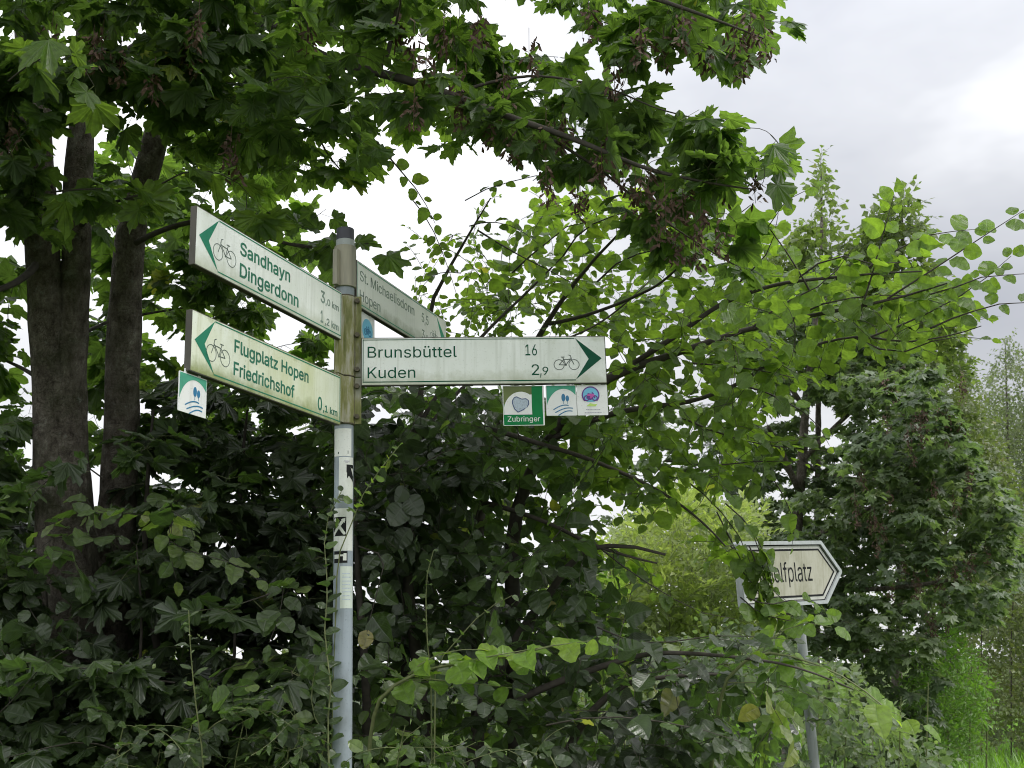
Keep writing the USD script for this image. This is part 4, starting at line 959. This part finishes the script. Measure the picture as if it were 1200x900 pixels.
dh = Plant('hazel_shrub', 'low dark hazel with oval toothed leaves mixed into the shade at the lower left', 'shrub', 'hazel', M_SHADE, seed=61, tone=(.35, .22))
for x, d in ((40, 5.0), (150, 4.9), (260, 5.0), (340, 5.2)):
    dh.limb(dh.path_px([(x, 1240, d, .014), (x + 6, 950, d, .010), (x + 15, 760, d + .1, .007), (x + 10, 640, d + .2, .003)]), material=M_TWIG)
g = spray_leaves(dh, .10, .05, 161, .42, .8, ext=.18, droop=.25, mtilt=.35)
dh.grow(np.vstack([sample(dh.rng, [(-100, 600), (390, 590), (390, 780), (-100, 780)], 4.7, 5.8, 60, .46, seed=62), sample(dh.rng, [(-100, 780), (390, 780), (390, 960), (-100, 960)], 4.4, 5.4, 75, .45, seed=63)]), g)
dh.end()

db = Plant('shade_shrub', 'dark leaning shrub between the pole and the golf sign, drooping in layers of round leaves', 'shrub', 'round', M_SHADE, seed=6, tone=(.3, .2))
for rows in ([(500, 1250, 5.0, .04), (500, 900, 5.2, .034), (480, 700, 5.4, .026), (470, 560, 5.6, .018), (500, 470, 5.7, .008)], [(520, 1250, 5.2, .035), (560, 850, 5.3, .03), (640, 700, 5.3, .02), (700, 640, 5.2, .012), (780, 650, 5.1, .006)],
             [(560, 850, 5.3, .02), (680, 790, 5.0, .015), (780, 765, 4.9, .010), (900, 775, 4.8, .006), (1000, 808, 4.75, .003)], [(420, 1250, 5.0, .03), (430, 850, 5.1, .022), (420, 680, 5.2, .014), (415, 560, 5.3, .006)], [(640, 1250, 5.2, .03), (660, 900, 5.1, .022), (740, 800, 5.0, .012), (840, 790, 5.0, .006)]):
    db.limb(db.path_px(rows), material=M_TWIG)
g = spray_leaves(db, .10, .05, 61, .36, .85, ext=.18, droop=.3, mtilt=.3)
db.grow(np.vstack([
    sample(db.rng, [(395, 440), (560, 455), (720, 480), (700, 560), (600, 580), (395, 620)], 5.0, 7.2, 300, .39, freq=1.5, seed=17),
    sample(db.rng, [(400, 500), (560, 510), (590, 600), (540, 680), (400, 660)], 5.0, 7.0, 110),
    sample(db.rng, [(395, 620), (570, 610), (720, 650), (730, 740), (395, 760)], 5.0, 6.8, 260, .41, freq=1.5, seed=18),
    sample(db.rng, [(395, 750), (730, 730), (930, 765), (960, 800), (900, 960), (395, 960)], 4.6, 6.4, 330, .39, freq=1.5, seed=19),
    sample(db.rng, [(395, 700), (900, 760), (900, 1020), (395, 1020)], 6.0, 7.8, 260),
    sample(db.rng, [(395, 960), (880, 960), (850, 1180), (395, 1180)], 4.6, 6.2, 150)]), g)
for a, n, sz, tn, dr in (
                         ([(700, 735, 5.0), (760, 755, 4.9), (840, 745, 4.85), (930, 750, 4.8)], 13, .095, .42, .15), ([(640, 850, 4.5), (720, 840, 4.4), (800, 850, 4.35), (870, 870, 4.3)], 12, .095, .4, .2), ([(480, 560, 5.2), (520, 530, 5.1), (560, 522, 5.05), (600, 530, 5.0)], 8, .095, .38, .1),
                         ([(420, 640, 5.0), (450, 660, 4.9), (440, 700, 4.85), (430, 740, 4.8)], 7, .11, .42, .2)):
    q_ = np.array(a, float); db.spray(P(q_[:, 0], q_[:, 1], q_[:, 2]), sz, n, unit(np.array([.1, -.35, 1.0])), .004, tone=tn, droop=dr, jit=.35)
db.end()

for lab, main, subs, sd in (
        ('hazel sprout with large bright leaves reaching right from the pole before the dark shrub', [(425, 1250, 4.5, .012), (428, 950, 4.5, .010), (440, 830, 4.5, .008), (500, 785, 4.4, .006), (580, 772, 4.3, .005), (650, 756, 4.2, .003)],
         (([(500, 785, 4.4), (560, 772, 4.3), (640, 758, 4.22), (698, 750, 4.15)], 13, .115, .82), ([(450, 815, 4.5), (490, 795, 4.45), (540, 800, 4.4), (600, 806, 4.35)], 9, .105, .7), ([(470, 800, 4.45), (520, 765, 4.4), (560, 760, 4.35), (600, 775, 4.3)], 8, .10, .75), ), 91),
        ('hazel sprout with a hanging row of large bright leaves in front of the golf post', [(820, 1230, 5.1, .012), (830, 950, 5.1, .010), (850, 800, 5.0, .008), (900, 765, 4.95, .006), (960, 780, 4.85, .004), (1040, 832, 4.7, .003)],
         (([(880, 770, 4.95), (950, 778, 4.85), (1010, 812, 4.75), (1050, 838, 4.68), (1082, 850, 4.62)], 10, .13, .84), ([(860, 790, 5.0), (910, 745, 4.95), (940, 730, 4.9), (975, 735, 4.85)], 8, .11, .66), ([(850, 800, 5.0), (900, 800, 4.9), (950, 815, 4.85), (985, 840, 4.8)], 8, .11, .5)), 92)):
    sp = Plant('hazel_sprout', lab, 'shrub', 'hazel', M_HAZEL, seed=sd, tone=(.7, .12)); sp.twmat = M_STALK
    sp.limb(sp.path_px(main), name='stem', material=M_STALK, sides=6)
    for a, n, sz, tn in subs:
        q_ = np.array(a, float); sp.spray(P(q_[:, 0], q_[:, 1], q_[:, 2]), sz, n, unit(np.array([.1, -.5, .85])), .003, tone=tn, droop=.22, jit=.3)
    sp.end()

# --- low growth along the front, climbers and weeds
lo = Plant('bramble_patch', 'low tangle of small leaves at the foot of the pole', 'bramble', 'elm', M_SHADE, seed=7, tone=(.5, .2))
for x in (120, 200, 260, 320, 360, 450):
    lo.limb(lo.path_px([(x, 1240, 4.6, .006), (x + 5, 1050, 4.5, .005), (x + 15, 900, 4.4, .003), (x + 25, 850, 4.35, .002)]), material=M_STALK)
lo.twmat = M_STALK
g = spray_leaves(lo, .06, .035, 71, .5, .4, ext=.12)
lo.grow(np.vstack([sample(lo.rng, [(150, 850), (330, 815), (385, 800), (395, 960), (120, 960)], 4.15, 4.6, 70), sample(lo.rng, [(405, 870), (560, 860), (700, 880), (700, 960), (405, 960)], 4.1, 4.5, 36), sample(lo.rng, [(60, 960), (700, 960), (650, 1150), (60, 1150)], 4.1, 4.6, 60)]), g)
lo.end()


def weed(label, rows, n, sz, leaf='lance', tone=.6, seed=0, name='tall_weed', catg='weed', ang=.9, droop=.1, r=.0045, mt=None, s0=.02):
    w = Plant(name, label, catg, leaf, mt or M_SHADE, seed=seed, tone=(tone, .12)); w.twmat = M_STALK
    q_ = np.array(rows, float); pts = P(q_[:, 0], q_[:, 1], q_[:, 2])
    root = pts[0] * np.array([1, 1, 0]) + np.array([.02, .05, 0])
    obj(w.path, 'stem', tubes([resample(np.vstack([root, pts]), 22)], [np.linspace(r * 1.4, r * .4, 22)], 6), M_STALK, smooth=True)
    p = resample(pts, 24)
    s = np.linspace(s0, 1, n); x = s * 23; i_ = np.clip(x.astype(int), 0, 22); b = p[i_] + (p[i_ + 1] - p[i_]) * (x - i_)[:, None]; t = unit(p[i_ + 1] - p[i_])
    az = np.arange(n) * 2.4 + seed; rad = np.stack([np.cos(az), np.sin(az), 0 * az], 1)
    rad = unit(rad - t * (rad * t).sum(1, keepdims=True))
    d = unit(rad * ang + t * .5 - UP * droop)
    w.add(b, d, t * .55 + np.array([.25, -.85, .35]) + w.rng.normal(0, .3, t.shape), sz * (1.1 - .55 * s))
    return w


weed('tall single-stemmed weed with narrow leaves, left of the pole', [(238, 900, 4.2), (230, 830, 4.2), (224, 770, 4.2), (221, 715, 4.2)], 22, .075, seed=3).end()
weed('thin upright shoot with small pale leaves right of the pole, below the right arm', [(505, 800, 4.6), (500, 740, 4.6), (499, 690, 4.6), (508, 645, 4.6)], 12, .055, 'elm', .66, 5).end()
weed('thin slanting shoot beside the upright shoot', [(510, 790, 4.6), (540, 745, 4.6), (570, 715, 4.6), (600, 698, 4.55)], 11, .055, 'elm', .6, 7).end()
weed('twig with bright leaflets growing up past the stickers on the pole', [(395, 660, 4.36), (408, 625, 4.33), (420, 590, 4.35), (442, 555, 4.38), (468, 522, 4.42)], 15, .058, 'elm', .72, 9, 'climbing_twig', 'climber', mt=M_HAZEL, s0=.4).end()
weed('pair of drooping stems with pointed leaves in front of the dark shrub', [(215, 900, 4.35), (250, 850, 4.3), (300, 830, 4.25), (340, 850, 4.2)], 14, .075, 'elm', .5, 13, 'arching_weed').end()
weed('leafy stem left of the golf post among the undergrowth', [(935, 905, 6.6), (930, 850, 6.6), (927, 800, 6.6), (926, 770, 6.6)], 12, .07, 'elm', .5, 15).end()
cl = weed('green climber winding up the left side of the pole', [(386, 905, 4.16), (384, 850, 4.2), (388, 800, 4.22), (380, 745, 4.26), (384, 690, 4.3), (380, 640, 4.33), (386, 600, 4.36), (400, 576, 4.37)], 42, .085, 'elm', .42, 11, 'climbing_vine', 'climber', mt=M_SHADE)
q_ = np.array([(380, 860, 4.25), (365, 820, 4.3), (368, 790, 4.3), (380, 760, 4.3)], float); cl.spray(P(q_[:, 0], q_[:, 1], q_[:, 2]), .075, 9, TOP, .003, tone=.6)
cl.add(P(np.array([386, 392, 402, 408, 398]), np.array([600, 588, 582, 600, 610]), 4.33), cl.rng.normal(0, 1, (5, 3)), np.array([0, -1, .4]), .05, .75)
cl.end()

# --- behind: the far sycamore and its neighbours
fs_ = Plant('sycamore_tree', 'bushy far sycamore with a dark hollow and pale forked trunk, right of the golf sign', 'tree', 'maple_far', M_BACKG, seed=20, tone=(.42, .22))
plant_trunk(fs_, [(924, 965, 13, .085), (928, 700, 13, .07), (936, 600, 13, .06), (940, 540, 13, .055), (944, 480, 13, .045), (955, 380, 13, .03), (965, 300, 13, .012)])
for rows in ([(938, 580, 13, .03), (920, 540, 12.8, .04), (900, 500, 12.5, .02)], [(940, 540, 13, .03), (1000, 480, 12.5, .025), (1060, 430, 12, .02)], [(932, 640, 13, .03), (1010, 600, 12.2, .025), (1090, 560, 11.6, .02)], [(930, 680, 13, .03), (1030, 690, 12, .025), (1110, 680, 11.4, .02)],
             [(944, 480, 13, .03), (900, 400, 13, .03), (880, 330, 13, .01)], [(940, 540, 13, .03), (990, 560, 14.2, .03), (1060, 560, 14.8, .02)], [(928, 720, 13, .03), (1000, 760, 12, .03), (1080, 770, 11.4, .015)]):
    fs_.limb(fs_.path_px(rows))
g = maple_leaves(fs_, .086, 12, 81, .45, .6, .5)
fs_.grow(np.vstack([
    sample(fs_.rng, [(870, 330), (960, 300), (1060, 380), (1080, 430), (1000, 470), (890, 480)], 11.8, 14, 260, .43, freq=.8, seed=20),
    sample(fs_.rng, [(985, 440), (1090, 430), (1140, 520), (1190, 590), (1195, 660), (1170, 730), (1120, 740), (1060, 780), (985, 760), (960, 700), (985, 600)], 10.4, 13.4, 760, .43, freq=.9, seed=21),
    sample(fs_.rng, [(850, 500), (940, 490), (1000, 560), (980, 720), (860, 740)], 12.8, 15.5, 330, .42, freq=.8, seed=22),
    sample(fs_.rng, [(700, 470), (880, 470), (900, 720), (700, 640)], 13.5, 16, 200, .42, freq=.8, seed=23),
    sample(fs_.rng, [(905, 590), (1010, 560), (1010, 770), (900, 770)], 11.2, 12.8, 130),
    sample(fs_.rng, [(960, 780), (1110, 770), (1090, 900), (960, 900)], 10.8, 12.4, 100)]), g)
for k_ in range(46):
    a, b = fs_.rng.uniform(1000, 1170), fs_.rng.uniform(440, 740); seed_cluster(fs_, a, b, 10.7, fs_.rng, .16)
fs_.end()

for label, rows, poly, d, seed, n, sz in (
        ('slender far tree whose thin leader tops everything, seen between round-leaved boughs', [(955, 950, 14.5, .05), (958, 600, 14.5, .04), (960, 400, 14.5, .03), (963, 280, 14.5, .02), (962, 195, 14.5, .008)], [(962, 178), (970, 220), (982, 262), (1002, 300), (1030, 350), (1045, 440), (850, 440), (862, 350), (905, 300), (940, 262), (955, 220)], 14.5, 24, 900, .125),
        ('second slender far tree with a rounded tip, left of the open sky', [(1050, 950, 14, .05), (1056, 600, 14, .04), (1060, 400, 14, .03), (1058, 300, 14, .02), (1056, 232, 14, .008)], [(1056, 222), (1074, 235), (1088, 265), (1090, 300), (1118, 350), (1135, 450), (975, 450), (990, 340), (1012, 265)], 14, 25, 900, .125)):
    t = Plant('young_tree', label, 'tree', 'small', M_FARG, seed=seed, tone=(.5, .2))
    plant_trunk(t, rows)
    g = spray_leaves(t, sz, .05, seed, .55, .4, ext=.17, droop=.0, mtilt=.7)
    t.grow(sample(t.rng, poly, d - .7, d + .7, n, .44, freq=1.4, seed=seed), g)
    t.end(60)

fb = Plant('birch_tree', 'pale thin far birch at the right edge with sky showing through', 'tree', 'small', M_PALE, seed=26, tone=(.5, .2))
plant_trunk(fb, [(1185, 855, 30, .04), (1183, 600, 30, .05), (1180, 480, 30, .03), (1178, 400, 30, .01)])
g = spray_leaves(fb, .10, .06, 26, .5, .4, ext=.4, droop=.4, mtilt=.8)
fb.grow(sample(fb.rng, [(1180, 395), (1215, 420), (1240, 520), (1230, 640), (1150, 620), (1140, 520), (1155, 440)], 28.5, 32.5, 1700, .43, freq=.5, seed=27), g); fb.end(0)
fo = Plant('far_tree', 'olive grey far tree behind the bushy sycamore, its top ragged against the sky', 'tree', 'small', M_OLIVE, seed=28, tone=(.4, .2))
plant_trunk(fo, [(1110, 890, 21, .035), (1108, 600, 21, .03), (1100, 460, 21, .03), (1090, 390, 21, .01)])
g = spray_leaves(fo, .12, .06, 28, .4, .4, ext=.35, droop=.2, mtilt=.8)
fo.grow(sample(fo.rng, [(1060, 380), (1100, 365), (1130, 430), (1165, 520), (1195, 600), (1215, 760), (1060, 700), (1040, 450)], 19, 23.5, 2300, .41, freq=.7, seed=29), g); fo.end(0)
fh = Plant('hedge_shrub', 'yellowish brown shrub at the right edge above the bright grass', 'shrub', 'small', M_OLIVE, seed=30, tone=(.6, .25))
for x in (1150, 1185, 1230):
    fh.limb(fh.path_px([(x, 920, 17, .010), (x, 760, 17, .009), (x + 4, 680, 17, .005)]), material=M_TWIG)
g = spray_leaves(fh, .09, .05, 30, .55, .5, ext=.25, mtilt=.7)
fh.grow(sample(fh.rng, [(1130, 650), (1180, 610), (1260, 640), (1260, 880), (1150, 865), (1120, 760)], 16, 18.5, 1300), g); fh.end(0)

bb_ = Plant('goldenrod_patch', 'bright yellow-green stand of fine-leaved stems lit from the open sky, left of the golf sign', 'shrub', 'narrow', M_BRIGHT, seed=31, tone=(.5, .22))
for x in range(660, 900, 24):
    bb_.limb(bb_.path_px([(x, 1010, 9.6, .012), (x + 3, 800, 9.6, .010), (x + 8, 680 - 40 * math.sin((x - 660) / 76), 9.6, .005)]), material=M_STALK, sides=5, k=10)
bb_.twmat = M_STALK
g = spray_leaves(bb_, .10, .028, 31, .5, .55, ext=.22, droop=-.3, mtilt=.8)
bb_.grow(sample(bb_.rng, [(640, 700), (690, 655), (740, 620), (800, 585), (880, 600), (900, 700), (880, 800), (680, 800)], 8.9, 11, 1500), g, r0=.004); bb_.end()

un = Plant('nettle_patch', 'undergrowth of nettles and brambles below the golf sign', 'nettles', 'elm', M_BACKG, seed=32, tone=(.6, .22))
for x in range(760, 1110, 32):
    un.limb(un.path_px([(x, 1120, 7.8, .008), (x + 4, 950, 7.8, .006), (x + 8, 800 + (x * 37) % 60, 7.8, .003)]), material=M_STALK, sides=5, k=10)
un.twmat = M_STALK
g = spray_leaves(un, .075, .035, 32, .55, .5, ext=.16, mtilt=.45)
un.grow(np.vstack([sample(un.rng, [(740, 780), (860, 735), (930, 760), (1000, 790), (1060, 850), (1110, 900), (1110, 980), (740, 980)], 7.2, 9.2, 620, .38, seed=33), sample(un.rng, [(740, 980), (1110, 980), (1090, 1080), (740, 1080)], 7.2, 8.6, 60)]), g, r0=.004); un.end()

fr = Plant('feathery_shrub', 'fresh green feathery shrub at the edge of the grass, right of the golf post', 'shrub', 'narrow', M_GRASS, seed=34, tone=(.35, .25))
for x in (1085, 1110, 1135, 1155):
    fr.limb(fr.path_px([(x, 985, 12.2, .010), (x + 2, 840, 12.2, .008), (x + 4, 770, 12.2, .005)]), material=M_STALK, sides=5, k=10)
fr.twmat = M_STALK
g = spray_leaves(fr, .08, .03, 34, .3, .5, ext=.2, droop=-.1, mtilt=.7)
fr.grow(sample(fr.rng, [(1075, 770), (1100, 735), (1140, 760), (1160, 820), (1135, 885), (1060, 920), (1060, 840)], 11.2, 13, 620), g, r0=.004); fr.end()

# low far hedge that closes the field behind
for k_, (x0, x1, y, h, lab) in enumerate(((-26, -9, 37, 3.2, 'far low hedge glimpsed through the dark shrubs around the trunks'), (-9, 8, 40, 3.0, 'far low hedge glimpsed through the shrubs beyond the right arm'), (8, 24, 42, 4.2, 'far hedge behind the olive grey tree at the right'))):
    hd = Plant('far_hedge', lab, 'hedge', 'small', M_OLIVE, seed=40 + k_, tone=(.45, .25))
    for x in np.linspace(x0 + 1, x1 - 1, 7):
        hd.limb(np.array([(x, y, 0, .06), (x + .1, y, h * .5, .05), (x, y + .1, h * .9, .02)]), name='stem', material=M_TWIG, sides=6, k=6)
    m = 2600
    p = np.stack([hd.rng.uniform(x0, x1, m), hd.rng.uniform(y - 1.2, y + 1.2, m), hd.rng.uniform(0.1, 1, m)], 1); p[:, 2] *= h * (.72 + .5 * meshkit.fbm(p * np.array([.4, .4, 0]), 3, 9))
    hd.add(p, hd.rng.normal(0, 1, (m, 3)), UP + hd.rng.normal(0, .5, (m, 3)), .24, .5 + .5 * (meshkit.fbm(p * .7, 2, 3) - .5)); hd.end(0)

# bright grass at the lower right
gr = np.random.default_rng(50)
n = 26000
gp = np.stack([gr.uniform(3.2, 16, n), gr.uniform(11.5, 28, n)], 1)
gh = gr.uniform(.12, .34, n) * (.7 + .9 * meshkit.fbm(np.c_[gp, 0 * gp[:, 0]] * .7, 3, 2))
az = gr.uniform(0, 2 * np.pi, n); lean = gr.uniform(.1, .6, n)
dx = np.stack([np.cos(az), np.sin(az)], 1); wv = np.stack([-dx[:, 1], dx[:, 0]], 1) * gr.uniform(.006, .013, n)[:, None]
b0 = np.c_[gp, np.zeros(n) - .1]
top = np.c_[gp + dx * (gh * lean)[:, None], gh]
midp = np.c_[gp + dx * (gh * lean * .35)[:, None], gh * .62]
v = np.stack([b0 - np.c_[wv, 0 * az], b0 + np.c_[wv, 0 * az], midp - np.c_[wv, 0 * az], midp + np.c_[wv, 0 * az], top], 1).reshape(-1, 3)
f = (np.array([[0, 1, 3], [0, 3, 2], [2, 3, 4]])[None] + (np.arange(n) * 5)[:, None, None]).reshape(-1, 3)
dat = np.repeat(np.clip(.5 + 1.2 * (meshkit.fbm(np.c_[gp, 0 * az] * .9, 2, 5) - .5) + gr.normal(0, .15, n), 0, 1), 5)
gpth = numbered('/World/grass')
gm_ = usdkit.mesh(stage, gpth, (v, f), M_GRASS)
UsdGeom.PrimvarsAPI(gm_).CreatePrimvar('leaf', Sdf.ValueTypeNames.Float3Array, 'vertex').Set(Vt.Vec3fArray.FromNumpy(np.stack([0 * dat, 0 * dat, dat], 1).astype(np.float32)))
say(gm_.GetPrim(), kind='stuff', label='bright green grass growing at the lower right', category='grass')


# ------------------------------------------------------------------ leaves become meshes; those that show largest are parts of their own
def batch(pl):
    """All the leaves of a plant: vertices (list per leaf kept regular by shape), as one (v, f, data, leaf id of each face)."""
    pos, x, y, z, s, tone = (np.concatenate([l[k] for l in pl.L]) for k in range(6))
    # nothing may hang in front of the arms: road men keep them clear
    u, v, d = proj(pos)
    ok = np.ones(len(pos), bool)
    for poly, dep in CLEAR:
        ok &= ~(inside(poly, u, v) & (d < dep))
    pos, x, y, z, s, tone = (k[ok] for k in (pos, x, y, z, s, tone))
    sh = SHAPES[pl.leaf]
    which = pl.rng.integers(0, len(sh), len(pos))
    leafs = [None] * len(pos)
    for w, (v, f, uv) in enumerate(sh):
        idx = np.nonzero(which == w)[0]
        V3 = pos[idx, None] + (v[None, :, :1] * x[idx, None] + v[None, :, 1:2] * y[idx, None] + v[None, :, 2:] * z[idx, None]) * s[idx, None, None]
        for k, q_ in enumerate(idx):
            leafs[q_] = (V3[k], f, np.c_[uv, np.full(len(uv), tone[q_])])
    return leafs


CLEAR = [([(205, 225), (408, 320), (408, 515), (205, 500)], 4.75), ([(385, 255), (430, 255), (430, 505), (385, 505)], 4.85),
         ([(410, 385), (722, 382), (722, 505), (575, 505), (570, 460), (410, 460)], 5.0), ([(415, 290), (530, 365), (535, 395), (480, 400), (415, 380)], 5.75)]
ALL = [(pl, batch(pl), n1, mp) for pl, n1, mp in PLANTS]
vs, fs, ids, nv, cnt = [], [], [], 0, 0
for v, f in blockers:
    vs.append(v); fs.append(f + nv); nv += len(v); ids.append(np.full(len(f), -1))
for pl, lf, _, _ in ALL:
    for v, f, _d in lf:
        vs.append(v); fs.append(f + nv); nv += len(v); ids.append(np.full(len(f), cnt)); cnt += 1
V_, F_, I_ = np.vstack(vs), np.vstack(fs), np.concatenate(ids)
GW, GH_ = 800, 600
seen = np.zeros(cnt)
try:
    from trimesh.ray.ray_pyembree import RayMeshIntersector
    ri = RayMeshIntersector(trimesh.Trimesh(V_, F_, process=False), scale_to_box=False)
    uu, ww = np.meshgrid((np.arange(GW) + .5) / GW * 1200, (np.arange(GH_) + .5) / GH_ * 900)
    dirs_ = unit(P(uu.ravel(), ww.ravel(), 1.0) - EYE)
    hit = ri.intersects_first(np.broadcast_to(EYE, dirs_.shape), dirs_)
    h = I_[hit[hit >= 0]]; seen = np.bincount(h[h >= 0], minlength=cnt).astype(float) * (1024 * 768 / (GW * GH_))
except ImportError:
    k = 0
    for pl, lf, _, _ in ALL:
        for v, f, _d in lf:
            u, w, d = proj(v.mean(0)); seen[k] = 500 / d ** 2 if (0 < u < 1200 and 0 < w < 900) else 0; k += 1
k = 0
tot = singles = 0
for pl, lf, n1, mp in ALL:
    s = seen[k:k + len(lf)]; k += len(lf)
    o = np.argsort(-s, kind='stable')[:n1]; o = set(int(q_) for q_ in o if s[q_] >= mp)
    for q_ in sorted(o):
        v, f, dta = lf[q_]
        obj(pl.path, 'leaf', (v, f), pl.mt, leafdata=dta); singles += 1
    rest = [lf[q_] for q_ in range(len(lf)) if q_ not in o]
    if rest:
        n = np.cumsum([0] + [len(r[0]) for r in rest])[:-1]
        v, f = np.vstack([r[0] for r in rest]), np.vstack([r[1] + m for r, m in zip(rest, n)])
        tot += len(f)
        obj(pl.path, 'foliage', (v, f), pl.mt, leafdata=np.vstack([r[2] for r in rest]), kind='stuff')
    tw = []
    if pl.tw:
        byk = {}
        for p, r in zip(pl.tw, pl.twr):
            byk.setdefault(len(p), []).append((p, r))
        for kk, lst in byk.items():
            tw.append(tubes(np.array([a for a, _ in lst]), np.array([b for _, b in lst]), 5 if len(lst) < 900 else 4))
        obj(pl.path, 'twigs', join(tw), getattr(pl, 'twmat', M_TWIG), kind='stuff', smooth=True, block=False)
    if pl.pet:
        pp = np.concatenate(pl.pet); obj(pl.path, 'leaf_stalks', tubes(pp, np.full((len(pp), 2), .0012), 3), M_STALK, kind='stuff', block=False)
print('leaves', cnt, 'single', singles, 'joined triangles', tot)
